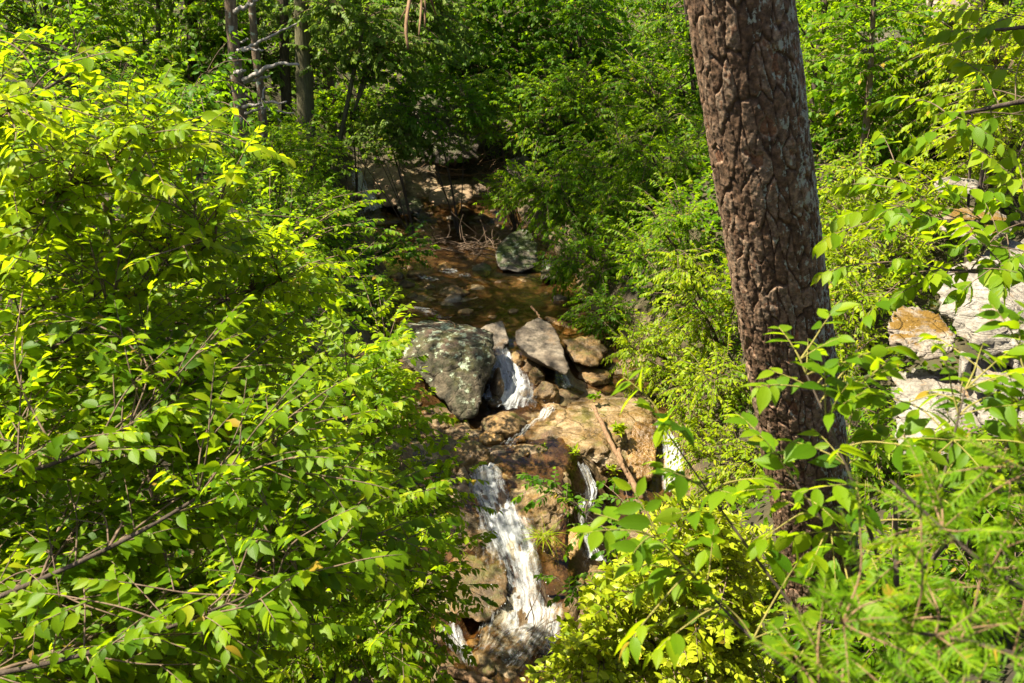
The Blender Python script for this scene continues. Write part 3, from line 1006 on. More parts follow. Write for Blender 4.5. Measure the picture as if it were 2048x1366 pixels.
rock('boulder', 'rounded dark boulder standing in the pool below the twig pile', PY(
    (942, 535, 18.2), (965, 522, 18.4), (985, 532, 18.2), (982, 555, 17.8), (960, 562, 17.7), (942, 552, 17.9), (962, 535, 18.8)), M['dark_rock'], p=7, rough=.05, seed=33)
rock('rock', 'mossy dark rock wall along the shaded bank of the upper stream', PY(
    (720, 530, 17.0), (765, 545, 16.6), (782, 600, 15.6), (770, 650, 15.0), (720, 650, 15.0), (700, 590, 16.0), (740, 540, 18), (720, 640, 16.5)), M['dark_rock'], p=10, rough=.10, sub=6, seed=34)
rock('rock_cliff', 'dark cliff face hung with leaves above the upper stream', PY(
    (815, 180, 25.5), (900, 140, 26.5), (960, 170, 26.0), (965, 310, 23.6), (890, 335, 23.3), (830, 300, 24.0), (880, 230, 25.0), (890, 160, 28), (950, 300, 26)), M['dark_rock'], p=10, rough=.14, freq=3.5, sub=6, seed=35, cat='cliff')
rock('rock_cliff', 'wet streaked cliff shoulder right beside the distant waterfall', PY(
    (745, 335, 24.2), (800, 325, 24.0), (815, 370, 23.0), (805, 420, 22.4), (765, 415, 22.5), (748, 385, 23.1), (780, 340, 25.5)), M['brown_rock'], p=10, rough=.12, freq=3, sub=6, seed=36, cat='cliff')
rock('rock', 'grey rock on the bank behind the dead brush', PY(
    (1010, 325, 23.6), (1050, 305, 24.0), (1075, 330, 23.6), (1060, 365, 22.9), (1015, 360, 22.9), (1040, 330, 24.6)), M['slab'], p=10, rough=.08, seed=37)
rock('rock', 'dark low rock next to the square-edged brown boulder', PY(
    (790, 400, 22.3), (830, 392, 22.5), (850, 410, 22.0), (840, 430, 21.5), (795, 430, 21.6), (820, 400, 23)), M['dark_rock'], p=9, rough=.09, seed=38)
# pale outcrop beside the pine
rock('rock_outcrop', 'great sloping white limestone slab catching full sun', PY(
    (1850, 560, 8.6), (1935, 510, 9.2), (2080, 470, 9.8), (2250, 520, 9.6), (2260, 800, 7.6), (2080, 770, 7.6), (1980, 745, 7.7), (1915, 690, 7.9), (1865, 610, 8.3), (1990, 640, 7.9), (2060, 560, 10.6)), M['pale'], p=12, rough=.12, freq=4.5, sub=6, seed=50, cat='rock')
rock('rock_outcrop', 'square limestone block topped with orange moss beside the white slab', PY(
    (1772, 650, 8.5), (1800, 610, 9.0), (1865, 620, 8.9), (1912, 670, 8.4), (1900, 715, 8.15), (1850, 725, 8.1), (1780, 705, 8.25), (1795, 680, 8.3), (1850, 640, 9.4)), M['pale_moss'], p=16, rough=.11, freq=4, sub=6, seed=51, cat='rock')
rock('rock_outcrop', 'tall cracked limestone wall below the dark crevice', PY(
    (1780, 745, 8.5), (1900, 745, 8.4), (1960, 790, 8.1), (1965, 960, 7.0), (1900, 990, 6.9), (1800, 950, 7.2), (1785, 850, 7.7), (1860, 770, 8.0), (1870, 750, 9)), M['pale'], p=12, rough=.12, freq=4.5, sub=6, seed=52, cat='rock')
rock('rock_outcrop', 'fractured cream rock filling the gap under the white slab', PY(
    (1940, 715, 8.1), (2050, 740, 7.9), (2120, 800, 7.4), (2080, 900, 7.0), (1975, 880, 7.1), (1935, 800, 7.6), (2000, 780, 7.5), (2020, 760, 8.6)), M['pale'], p=12, rough=.12, freq=4.5, sub=6, seed=59)
rock('rock', 'narrow upright stone wedged beside the dark crevice', PY(
    (1920, 700, 8.0), (1945, 710, 7.95), (1940, 770, 7.7), (1915, 765, 7.75), (1925, 740, 7.6), (1930, 710, 8.3)), M['pale'], p=16, rough=.04, seed=53)
rock('rock', 'upper white rock with dark underside among leaves above the slab', PY(
    (1862, 365, 10.3), (1900, 352, 10.6), (1965, 360, 10.6), (1960, 385, 10.2), (1900, 392, 10.1), (1870, 385, 10.2), (1910, 360, 11.2)), M['pale'], p=12, rough=.09, seed=54)
rock('rock', 'white rock streaked with orange litter between slab and upper rock', PY(
    (1860, 430, 9.6), (1920, 415, 10), (2010, 420, 10), (2040, 460, 9.5), (1960, 500, 9.1), (1890, 470, 9.2), (1870, 455, 9.4), (1950, 430, 10.6)), M['pale_moss'], p=12, rough=.09, seed=55)
rock('rock', 'loose pale stone lying on the ledge of the limestone wall', PY(
    (1940, 760, 7.7), (1985, 745, 7.8), (2010, 765, 7.6), (1990, 790, 7.4), (1945, 785, 7.45), (1975, 760, 8)), M['pale'], p=10, rough=.07, seed=56)
rock('rock_cliff', 'shaded grey cliff on the far slope behind the slim sapling', PY(
    (1700, 60, 16.5), (1820, 50, 16.5), (1850, 150, 15), (1800, 200, 14.5), (1690, 180, 14.8), (1760, 100, 18)), M['dark_rock'], p=12, rough=.10, sub=6, seed=57, cat='cliff')
rock('rock_cliff', 'tan sunlit cliff top seen between leaves on the far slope', PY(
    (1850, 0, 16.5), (1920, -20, 16.8), (1960, 20, 16.2), (1900, 55, 15.5), (1850, 45, 15.7), (1890, 0, 18)), M['slab'], p=10, rough=.08, sub=5, seed=58, cat='cliff')

# loose stones in the stream: one thing each
STONES = [(815, 540, 40, 'orange'), (850, 535, 26, 'orange'), (885, 540, 52, 'orange'), (832, 555, 46, 'wet'), (795, 560, 34, 'orange'), (812, 575, 40, 'wet'), (858, 580, 30, 'wet'), (908, 592, 74, 'wet'), (905, 607, 44, 'slab'), (930, 630, 38, 'orange'), (862, 605, 30, 'wet'), (825, 600, 26, 'wet'),
          (960, 620, 24, 'wet'), (1005, 625, 22, 'orange'), (1025, 628, 26, 'wet'), (985, 640, 22, 'orange'), (1040, 612, 18, 'slab'), (1058, 622, 20, 'wet'), (880, 640, 24, 'wet'), (795, 620, 28, 'wet'), (1090, 590, 26, 'slab'), (1120, 605, 34, 'slab'), (1135, 640, 30, 'slab'), (925, 515, 20, 'wet'), (990, 470, 26, 'wet'), (1000, 455, 22, 'slab'),
          (845, 465, 20, 'slab'), (900, 440, 18, 'slab'), (930, 425, 16, 'brown_rock'), (860, 430, 20, 'brown_rock'), (955, 440, 20, 'brown_rock'), (985, 425, 16, 'brown_rock'), (890, 860, 22, 'wet'), (850, 830, 24, 'orange'), (835, 810, 22, 'wet'), (960, 850, 18, 'wet'), (925, 880, 20, 'wet'), (1150, 800, 24, 'wet'), (1175, 735, 18, 'wet'), (1060, 1295, 26, 'wet'), (1010, 1320, 30, 'wet'), (945, 1290, 34, 'wet'), (975, 1345, 40, 'wet'), (1140, 1310, 30, 'wet')]
SL = {'orange': ('small amber stone lying in the shallow brown stream', 'amber stones in the stream'), 'wet': ('small dark wet stone lying in the brown stream', 'dark wet stones in the stream'), 'slab': ('small dry grey stone at the edge of the stream', 'grey stones along the stream edge'), 'brown_rock': ('small brown stone on the upper gravel bar', 'brown stones on the gravel bar')}
for i, (u, v, w, mt) in enumerate(STONES):
    p = ong(u, v)
    p[2] = gz(p[0], p[1])
    s = w * p[1] / ray(u, v)[1] / FPX
    rr = random.Random(i)
    pts = [p + np.array([s * rr.uniform(.4, .55) * math.cos(a), s * rr.uniform(.35, .5) * math.sin(a), s * zq]) for a in [k * 1.05 + rr.uniform(0, .6) for k in range(6)] for zq in (-.2, rr.uniform(.08, .2))]
    pts.append(p + np.array([s * rr.uniform(-.15, .15), s * rr.uniform(-.1, .1), s * rr.uniform(.25, .42)]))
    rock('stone', SL[mt][0], pts, M[mt], p=18, rough=.09, sub=4, seed=100 + i, group=SL[mt][1], cat='stone')

# ------------------------------------------------------------------ the leaning pine
def pine_material():
    m, n, l = new_mat('pine_bark')
    out = N_(n, "ShaderNodeOutputMaterial")
    geo = N_(n, "ShaderNodeNewGeometry")
    ar = N_(n, "ShaderNodeAttribute", attribute_name="rnd")
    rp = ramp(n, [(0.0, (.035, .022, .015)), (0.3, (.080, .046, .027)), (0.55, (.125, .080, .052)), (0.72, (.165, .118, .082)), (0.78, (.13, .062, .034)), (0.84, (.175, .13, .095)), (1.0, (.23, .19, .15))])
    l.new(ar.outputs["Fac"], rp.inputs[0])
    nz = N_(n, "ShaderNodeTexNoise")
    nz.inputs["Scale"].default_value = 42
    nz.inputs["Detail"].default_value = 8
    nz.inputs["Roughness"].default_value = 0.75
    l.new(geo.outputs["Position"], nz.inputs[0])
    r1 = ramp(n, [(0.32, (.25, .24, .23)), (0.5, (1, 1, 1)), (0.66, (2.1, 1.95, 1.8))])
    l.new(nz.outputs[0], r1.inputs[0])
    mu = N_(n, "ShaderNodeMixRGB", blend_type='MULTIPLY')
    mu.inputs[0].default_value = 1
    l.new(rp.outputs[0], mu.inputs[1])
    l.new(r1.outputs[0], mu.inputs[2])
    # grey-green lichen crust, mostly on the +x side
    n2 = N_(n, "ShaderNodeTexNoise")
    n2.inputs["Scale"].default_value = 20
    n2.inputs["Detail"].default_value = 8
    n2.inputs["Roughness"].default_value = 0.7
    l.new(geo.outputs["Position"], n2.inputs[0])
    sp = N_(n, "ShaderNodeSeparateXYZ")
    l.new(geo.outputs["Normal"], sp.inputs[0])
    mr = N_(n, "ShaderNodeMapRange")
    mr.inputs[1].default_value = -.7
    mr.inputs[2].default_value = .9
    mr.inputs[3].default_value = -.16
    mr.inputs[4].default_value = .07
    l.new(sp.outputs[0], mr.inputs[0])
    ad = N_(n, "ShaderNodeMath", operation='ADD')
    l.new(n2.outputs[0], ad.inputs[0])
    l.new(mr.outputs[0], ad.inputs[1])
    r2 = ramp(n, [(0.535, 0.0), (0.585, .9)])
    l.new(ad.outputs[0], r2.inputs[0])
    mx = N_(n, "ShaderNodeMixRGB")
    l.new(r2.outputs[0], mx.inputs[0])
    l.new(mu.outputs[0], mx.inputs[1])
    mx.inputs[2].default_value = (.30, .31, .26, 1)
    pr = N_(n, "ShaderNodeBsdfPrincipled")
    pr.inputs["Roughness"].default_value = 0.8
    pr.inputs["Specular IOR Level"].default_value = 0.25
    l.new(mx.outputs[0], pr.inputs["Base Color"])
    bp = N_(n, "ShaderNodeBump")
    bp.inputs["Strength"].default_value = 0.8
    bp.inputs["Distance"].default_value = 0.006
    l.new(nz.outputs[0], bp.inputs["Height"])
    l.new(bp.outputs[0], pr.inputs["Normal"])
    l.new(pr.outputs[0], out.inputs[0])
    return m


PA, PB = at(1481, 0, 4.15), at(1652, 1220, 6.1)


def pine_axis(z):
    t = (np.asarray(z) - PA[2]) / (PB[2] - PA[2])
    return PA[None] + (PB - PA)[None] * t[:, None]


def pine():
    zb = PB[2] - 1.4
    zs = np.concatenate([np.arange(zb, .35, .0042), np.linspace(.36, 9, 260)])
    nth = 280
    th = np.linspace(0, 2 * math.pi, nth, endpoint=False)
    R = np.interp(zs, [zb, PB[2], PA[2], 9], [.28, .222, .214, .12])
    TH, Z = np.meshgrid(th, zs)
    s = TH * .22
    cw, ch = 2 * math.pi * .22 / 27, .17
    wp = np.stack([np.cos(TH) * .22, np.sin(TH) * .22, Z], -1).reshape(-1, 3)
    sw = (s.ravel() + .022 * fbm(wp * np.array([9, 9, 5]), 4, 1)) / cw
    zw = (Z.ravel() + .06 * fbm(wp * np.array([11, 11, 6]) + 9, 4, 2)) / ch
    ci, cj = np.floor(sw).astype(int), np.floor(zw).astype(int)
    F1 = np.full(sw.shape, 9.0)
    F2 = F1.copy()
    ID = np.zeros(sw.shape)
    for di in (-1, 0, 1):
        for dj in (-1, 0, 1):
            i, j = ci + di, cj + dj
            im = np.mod(i, 27)
            z0 = np.zeros_like(im)
            px = i + .5 + .75 * (_hash(im, j, z0, 5) - .5)
            py = j + .5 + .95 * (_hash(im, j, z0, 6) - .5)
            d = np.sqrt((sw - px) ** 2 + ((zw - py) * .75) ** 2)
            hid = _hash(im, j, z0, 7)
            c = d < F1
            F2 = np.where(c, F1, np.minimum(F2, d))
            ID = np.where(c, hid, ID)
            F1 = np.where(c, d, F1)
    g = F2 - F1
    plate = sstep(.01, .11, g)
    lay = fbm(wp * np.array([30, 30, 9]), 4, 31)
    fine = fbm(wp * np.array([95, 95, 40]), 3, 41)
    flake = fbm(wp * np.array([44, 44, 20]) + 3, 3, 61)
    flake = np.round(flake * 3.2) / 3.2                       # flaky steps
    pits = sstep(.30, .42, fbm(wp * np.array([15, 15, 7]) + 5, 3, 51))
    disp = (.012 * plate + .006 * (ID - .5) * plate + .0035 * lay + .004 * fine + .005 * flake * plate - .009 * pits + .005 * fbm(wp * np.array([9, 9, 2.2]), 3, 71)).reshape(Z.shape)
    ax = pine_axis(zs)
    r = R[:, None] + disp + .006 * np.sin(3 * TH + Z * 1.3)
    V = np.stack([ax[:, None, 0] + r * np.cos(TH), ax[:, None, 1] + r * np.sin(TH), Z], -1)
    idx = np.arange(V.shape[0] * nth).reshape(-1, nth)
    a, b = idx[:-1], idx[1:]
    F = np.stack([a, np.roll(a, -1, 1), np.roll(b, -1, 1), b], -1).reshape(-1, 4)
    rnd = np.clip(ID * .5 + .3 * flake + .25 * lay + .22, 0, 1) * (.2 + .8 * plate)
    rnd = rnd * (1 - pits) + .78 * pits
    base = pine_axis(np.array([gz(PB[0], PB[1])]))[0]
    root = empty('pine_tree', base, 'leaning pine with thick plated brown bark standing on the rocky bank', 'tree')
    B = MB()
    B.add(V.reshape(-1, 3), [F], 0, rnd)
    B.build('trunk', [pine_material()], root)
    # dead limb above the frame, with a dry twig hanging into it
    B = MB()
    q = pine_axis(np.array([.9]))[0]
    tip = at(835, -120, 2.6)
    tubes(B, curve([q, q * .5 + tip * .5 + np.array([0, 0, .25]), tip], 14), np.linspace(.03, .008, 14), 7)
    tubes(B, curve([tip, at(822, -20, 2.55), at(812, 50, 2.5), at(816, 98, 2.5)], 10), np.linspace(.006, .0035, 10), 6)
    for e in ((850, 55, 2.55), (838, 70, 2.5), (872, 30, 2.6), (800, 40, 2.6)):
        tubes(B, curve([at(836, -60, 2.55), at((836 + e[0]) / 2 + 6, -5, 2.55), at(*e)], 8), np.linspace(.005, .002, 8), 5)
    B.build('dead_branch', [M['dead_wood']], root)


pine()


# ------------------------------------------------------------------ leafy trees and shrubs
def plant(name, label, cat, trunk, r0, tips, leaf, mats, boughs=(), tmpl=LEAF_MID, k=9, tw_len=.4, tw_gap=.13, reach=1.3, sag=.15, hang=.35, rad=.003, rbias=0.0, ang=58, njit=.3, uptilt=.35, group=None, rise=.12, bark='bark_dark', fold=.25, minlen=.25, spread=50, twig=True, mintw=3):
    """trunk/boughs: point lists; every tip gets a limb from the nearest wood, leafy twigs along its outer part"""
    trunk = np.asarray(trunk, float)
    root = empty(name, trunk[0], label, cat, group)
    Bt = MB()
    C = curve(trunk, 22)
    tubes(Bt, C, np.linspace(r0, r0 * .35, 22), 9)
    wood = [C[4:]]
    for b in boughs:
        Cb = curve(b, 16)
        tubes(Bt, Cb, np.linspace(r0 * .45, r0 * .12, 16), 7)
        wood.append(Cb[2:])
    wood = np.concatenate(wood)
    p0, dd, LL, uu = [], [], [], []
    LP, LR = [], []
    for tip in np.asarray(tips, float):
        dv = tip - wood
        dist = np.linalg.norm(dv, axis=1)
        cost = np.where(dist < minlen, 9, dist) * (1 + .35 * rng.random(len(dist))) + .5 * np.maximum(0, wood[:, 2] - tip[2])
        s = wood[np.argmin(cost)]
        ln = np.linalg.norm(tip - s)
        mid = (s + tip) / 2 + np.array([0, 0, rise * ln]) + rng.normal(0, .05 * ln, 3)
        Cl = curve([s, mid, tip], 10)
        LP.append(Cl)
        LR.append(np.linspace(max(rad * 1.3, .008 * ln ** .9 * (rad / .003) ** .8), rad * .9, 10))
        ntw = max(mintw, int(min(reach, ln) / tw_gap))
        f = np.linspace(max(0.02, 1 - reach / ln), 1, ntw) if ntw > 1 else np.array([max(.05, 1 - .5 * reach / ln)])
        T = nrm(np.gradient(Cl, axis=0))
        up = nrm(np.array([0, 0, 1.0]) + rng.normal(0, uptilt, 3))
        sd = 1
        for q in f:
            i = q * 9
            i0 = min(8, int(i))
            w = i - i0
            pp = Cl[i0] * (1 - w) + Cl[i0 + 1] * w
            tt = T[i0]
            S = nrm(np.cross(tt, up))
            a = math.radians(spread + rng.normal(0, 9))
            if q > .995:
                d = tt
            else:
                d = math.cos(a) * tt + math.sin(a) * sd * S + up * rng.normal(.08, .1)
            sd = -sd
            p0.append(pp)
            dd.append(d)
            LL.append(tw_len * (1.0 - .45 * (q - f[0]) / max(1e-6, 1 - f[0])) * rng.uniform(.65, 1.2))
            uu.append(up + rng.normal(0, .15, 3))
    LP, LR = np.array(LP), np.array(LR)
    Bc = MB()
    tubes(Bc, LP, LR, 5, 1)
    sprays(Bc, np.array(p0), nrm(np.array(dd)), np.array(LL), np.array(uu), k, leaf, tmpl, (0, 1), rad, sag, ang, hang, rbias, njit, fold, twig=twig)
    Bt.build('trunk', [M[bark]], root)
    Bc.build('crown', [M[mats[0]], M[mats[1]]], root)
    return root


def ell(c, R, n, seed=0, lo=.45):
    r = np.random.default_rng(seed)
    d = nrm(r.normal(size=(n, 3)))
    return np.asarray(c)[None] + d * np.asarray(R)[None] * (lo + (1 - lo) * r.random((n, 1)) ** .6)


def shrub(label, u, v, y, R, n, leaf, mats, seed, cat='shrub', name='shrub', base=None, r0=.03, stems=4, **kw):
    """multi-stem plant: centre seen at (u,v) at depth y, semi-axes R, rooted in the ground below"""
    c = aty(u, v, y)
    b = np.array([c[0] + (0 if base is None else base[0]), c[1] + .1 + (0 if base is None else base[1]), 0])
    b[2] = gz(b[0], b[1]) - .05
    rr = np.random.default_rng(seed)
    bo = []
    for i in range(stems):
        e = c + rr.normal(size=3) * np.array(R) * .42
        m = b * .45 + e * .55 + np.array([0, 0, .15 * R[2]])
        bo.append([b + rr.normal(0, .03, 3), m, e])
    return plant(name, label, cat, [b, b * .5 + c * .5 + rr.normal(0, .05, 3), c], r0, ell(c, R, int(n * 1.5), seed), (leaf[0] * .86, leaf[1] * .86), mats, boughs=bo, **kw)


def inpoly(poly, n, seed, tr):
    """random points inside a photo polygon, depths in tr"""
    r = np.random.default_rng(seed)
    P = np.array(poly, float)
    out = []
    while len(out) < n:
        u, v = r.uniform(P[:, 0].min(), P[:, 0].max()), r.uniform(P[:, 1].min(), P[:, 1].max())
        ins = False
        j = len(P) - 1
        for i in range(len(P)):
            if (P[i, 1] > v) != (P[j, 1] > v) and u < (P[j, 0] - P[i, 0]) * (v - P[i, 1]) / (P[j, 1] - P[i, 1]) + P[i, 0]:
                ins = not ins
            j = i
        if ins:
            out.append(at(u, v, r.uniform(*tr)))
    return out


def gp(x, y):
    return np.array([x, y, gz(x, y)])


LN = ('leaf_near', 'twig')
# T1 upper young birch, close, backlit
tr = [gp(-2.3, 3.4), at(-330, 900, 3.5), at(-260, 300, 3.4), at(-200, -300, 3.4)]
bo = [[at(-300, 900, 3.5), at(100, 700, 3.3), at(430, 480, 3.3)], [at(-280, 600, 3.4), at(60, 420, 3.2), at(330, 260, 3.3)], [at(-260, 350, 3.4), at(0, 230, 3.1), at(170, 130, 3.2)]]
tips = [at(u, v, t) for u, v, t in [(155, 120, 3.0), (45, 105, 3.1), (215, 155, 3.1), (320, 175, 3.2), (255, 195, 3.0), (485, 310, 3.2), (510, 290, 3.4), (395, 235, 3.4), (455, 380, 3.2), (430, 410, 3.3), (355, 295, 3.2), (310, 335, 3.0), (-15, 75, 3.2), (-45, 195, 2.8), (65, 235, 2.9), (405, 465, 3.2), (465, 485, 3.4)]]
tips += inpoly([(-60, 150), (180, 190), (320, 240), (470, 340), (450, 440), (300, 520), (-60, 560)], 130, 1, (2.9, 4.1))
plant('birch_tree', 'young birch with sunlit yellow-green leaves filling the upper corner near the snag', 'tree', tr, .026, tips, (.052, .028), LN, bo, LEAF_NEAR, k=10, tw_len=.25, tw_gap=.07, reach=.75, sag=.06, hang=.30, rad=.0022, rbias=.16, uptilt=.28, rise=.06)
# T2 middle birch
tr = [gp(-2.6, 4.4), at(-260, 1100, 4.4), at(-180, 700, 4.3), at(-120, 300, 4.3)]
bo = [[at(-220, 900, 4.4), at(150, 720, 4.2), at(560, 560, 4.2)], [at(-200, 1000, 4.4), at(160, 900, 4.0), at(500, 740, 4.1)], [at(-180, 750, 4.3), at(100, 600, 4.0), at(400, 500, 4.2)]]
tips = [at(u, v, t) for u, v, t in [(660, 515, 4.1), (615, 530, 4.0), (670, 525, 4.4), (565, 485, 4.2), (525, 490, 4.0), (485, 465, 4.2), (615, 585, 4.2), (645, 600, 4.4), (565, 645, 4.1), (585, 565, 4.0)]]
tips += inpoly([(-60, 480), (350, 440), (520, 460), (620, 520), (640, 600), (600, 720), (400, 850), (-60, 900)], 140, 2, (3.6, 5.0))
plant('birch_tree', 'birch with a long leafy bough reaching out over the mossy dark rock wall', 'tree', tr, .034, tips, (.058, .031), LN, bo, LEAF_NEAR, k=11, tw_len=.30, tw_gap=.08, reach=.9, sag=.08, hang=.32, rad=.0024, rbias=.06, rise=.06, uptilt=.28)
# T3 lower near birch
tr = [gp(-1.9, 2.9), at(-300, 1500, 3.0), at(-250, 1200, 3.0), at(-220, 800, 3.0)]
bo = [[at(-260, 1300, 3.0), at(250, 1080, 2.8), at(640, 830, 2.9)], [at(-280, 1400, 3.0), at(200, 1300, 2.7), at(600, 1150, 2.8)], [at(-240, 1000, 3.0), at(100, 930, 2.8), at(350, 800, 3.0)]]
tips = [at(u, v, t) for u, v, t in [(640, 790, 2.9), (560, 800, 2.8), (700, 830, 3.0), (780, 970, 3.0), (700, 960, 2.8), (640, 900, 2.8), (480, 850, 2.7), (420, 830, 2.7), (640, 1050, 2.6), (520, 1080, 2.6), (560, 1170, 2.6), (270, 1260, 2.5), (800, 1050, 3.1), (850, 1060, 3.2)]]
tips += inpoly([(-60, 820), (300, 800), (600, 820), (760, 960), (760, 1100), (640, 1250), (560, 1400), (-60, 1400)], 130, 3, (2.7, 3.9))
tips += inpoly([(-60, 600), (280, 600), (520, 690), (600, 830), (-60, 830)], 75, 13, (2.9, 3.6))
plant('birch_tree', 'birch whose large soft leaves lean in at the bottom edge opposite the pine', 'tree', tr, .022, tips, (.054, .030), LN, bo, LEAF_NEAR, k=11, tw_len=.25, tw_gap=.065, reach=.75, sag=.10, hang=.38, rad=.0022, rbias=-.04, rise=.05, uptilt=.28)
# T4 smaller-leaved tree over the stream edge
tr = [gp(-2.0, 7.6), at(520, 1500, 7.7), at(560, 1150, 7.6), at(600, 750, 7.6)]
bo = [[at(550, 1200, 7.6), at(700, 1080, 7.4), at(860, 1000, 7.5)], [at(540, 1350, 7.6), at(700, 1250, 7.2), at(850, 1180, 7.3)], [at(570, 1000, 7.6), at(680, 900, 7.4), at(800, 820, 7.6)], [at(580, 900, 7.6), at(700, 800, 7.6), at(770, 700, 7.9)]]
tips = [at(u, v, t) for u, v, t in [(840, 795, 7.6), (810, 770, 7.4), (800, 690, 7.8), (815, 720, 7.8), (760, 600, 8.2), (735, 590, 8.0), (790, 640, 8.0), (870, 825, 7.5), (850, 870, 7.4), (900, 905, 7.5), (935, 940, 7.6), (880, 910, 7.4), (940, 1010, 7.5), (935, 1090, 7.4), (915, 1050, 7.2), (950, 1095, 7.5), (930, 1170, 7.2), (905, 1200, 7.1), (920, 1290, 7.2), (890, 1330, 7.0), (960, 1190, 7.4), (860, 990, 7.4), (870, 1110, 7.2), (840, 1240, 7.0)]]
tips += inpoly([(560, 620), (770, 610), (800, 720), (820, 820), (900, 960), (890, 1100), (890, 1250), (870, 1400), (500, 1400), (480, 900)], 185, 4, (6.2, 8.2))
plant('elm_sapling', 'broad sapling whose leafy edge borders the big boulder and the waterfalls', 'tree', tr, .05, tips, (.070, .039), LN, bo, LEAF_MID, k=11, tw_len=.36, tw_gap=.085, reach=1.0, sag=.10, hang=.38, rad=.0026, rbias=.05, rise=.06, uptilt=.3)
# filler behind the birches on the left bank
for i, (u, v, y, R, n, lb, mt, rb) in enumerate([
        (330, 620, 7.5, (1.5, 1.0, 1.2), 60, 'dense shrub glimpsed through the birch leaves below the snag', 'leaf_mid', 0),
        (120, 1000, 6.0, (1.3, .9, 1.3), 60, 'shaded shrub hiding behind the large soft birch leaves', 'leaf_mid', 0),
        (450, 1200, 7.0, (1.4, .9, 1.1), 60, 'shrub with sunny flecks low behind the broad sapling', 'leaf_mid', .1),
        (160, 330, 10.0, (2.2, 1.2, 1.7), 70, 'tall shrub behind the yellow-green birch crown', 'leaf_dark', 0),
        (560, 520, 11.0, (1.5, 1.0, 1.1), 60, 'green shrub on the bank between snag and mossy rock wall', 'leaf_mid', .05)]):
    shrub(lb, u, v, y, R, n, (.09, .052), (mt, 'twig'), 60 + i, k=9, tw_len=.42, tw_gap=.15, rbias=rb, tmpl=LEAF_MID)
# bank shrubs beside the distant fall
for i, (u, v, y, R, n, lb, mt, rb, lf) in enumerate([
        (618, 320, 17.5, (.75, .8, .8), 50, 'rounded shrub between the olive trunk and the distant waterfall', 'leaf_mid', .08, .10),
        (610, 425, 16.0, (.72, .7, .65), 50, 'low bright shrub just below the distant waterfall', 'leaf_mid', .08, .09),
        (560, 250, 21.0, (1.0, .7, .5), 50, 'low shrub around the feet of the shaded trunks', 'leaf_mid', .0, .10),
        (370, 225, 18.6, (1.0, .7, .6), 55, 'shrub in front of the dark trunk above the bright birch', 'leaf_mid', .05, .10),
        (240, 180, 15.0, (1.3, .7, .7), 55, 'wide shrub peeping over the bright birch crown', 'leaf_mid', .08, .10),
        (700, 210, 21.5, (1.0, .7, .6), 50, 'leafy shrub on the slope beyond the distant waterfall', 'leaf_mid', .05, .11),
        (545, 335, 14.5, (.8, .8, .7), 50, 'leafy shrub at the foot of the grey snag', 'leaf_mid', .05, .09),
        (800, 490, 17.0, (.55, .5, .30), 18, 'dark leafy branch tip hanging over the shaded upper pool', 'leaf_dark', -.15, .10),
        (745, 610, 14.5, (.35, .3, .5), 22, 'small bright shrub in front of the mossy rock wall', 'leaf_bright', .0, .08)]):
    shrub(lb, u, v, y, R, n, (lf, lf * .58), (mt, 'twig'), 80 + i, k=9, tw_len=.42, tw_gap=.16, rbias=rb, base=(-.6, .2) if lb.startswith('dark leafy branch') else None)

# ---- forest on the far side
FOREST = [  # trunk pixel base, y, lean top, trunk radius, bark, crown centre (u,v), crown R, n, leaf, mat, label
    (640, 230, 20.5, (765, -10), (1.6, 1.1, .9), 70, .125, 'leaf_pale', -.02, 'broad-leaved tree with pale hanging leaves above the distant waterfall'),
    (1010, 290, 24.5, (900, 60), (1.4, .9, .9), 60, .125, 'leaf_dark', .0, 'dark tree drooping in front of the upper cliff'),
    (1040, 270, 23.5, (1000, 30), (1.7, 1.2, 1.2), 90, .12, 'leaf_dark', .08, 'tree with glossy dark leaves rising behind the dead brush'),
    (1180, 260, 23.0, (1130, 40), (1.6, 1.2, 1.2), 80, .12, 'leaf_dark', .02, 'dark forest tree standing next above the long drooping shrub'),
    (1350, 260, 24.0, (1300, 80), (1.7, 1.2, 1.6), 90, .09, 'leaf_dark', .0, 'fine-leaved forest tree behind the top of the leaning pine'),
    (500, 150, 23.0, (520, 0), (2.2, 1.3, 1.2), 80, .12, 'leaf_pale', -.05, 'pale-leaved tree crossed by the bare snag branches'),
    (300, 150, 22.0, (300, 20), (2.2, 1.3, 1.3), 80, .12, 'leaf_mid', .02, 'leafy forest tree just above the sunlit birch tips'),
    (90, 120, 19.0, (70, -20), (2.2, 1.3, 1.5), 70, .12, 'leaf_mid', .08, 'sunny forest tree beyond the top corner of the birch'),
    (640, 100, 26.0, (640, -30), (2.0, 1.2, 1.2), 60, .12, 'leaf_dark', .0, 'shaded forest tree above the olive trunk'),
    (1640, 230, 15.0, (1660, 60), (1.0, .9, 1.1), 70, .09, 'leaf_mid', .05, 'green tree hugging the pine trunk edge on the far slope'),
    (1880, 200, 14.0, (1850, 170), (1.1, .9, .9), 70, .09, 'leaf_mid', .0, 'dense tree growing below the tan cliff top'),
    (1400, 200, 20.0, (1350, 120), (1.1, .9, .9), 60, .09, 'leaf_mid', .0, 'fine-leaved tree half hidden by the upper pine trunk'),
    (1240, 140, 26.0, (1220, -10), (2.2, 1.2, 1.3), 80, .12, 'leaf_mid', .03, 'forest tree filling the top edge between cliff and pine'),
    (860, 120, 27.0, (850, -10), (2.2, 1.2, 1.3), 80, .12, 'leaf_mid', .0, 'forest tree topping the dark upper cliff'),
    (2040, 100, 13.0, (2000, 60), (1.2, .9, 1.3), 70, .09, 'leaf_bright', .0, 'bright tree at the top corner past the slim sapling')]
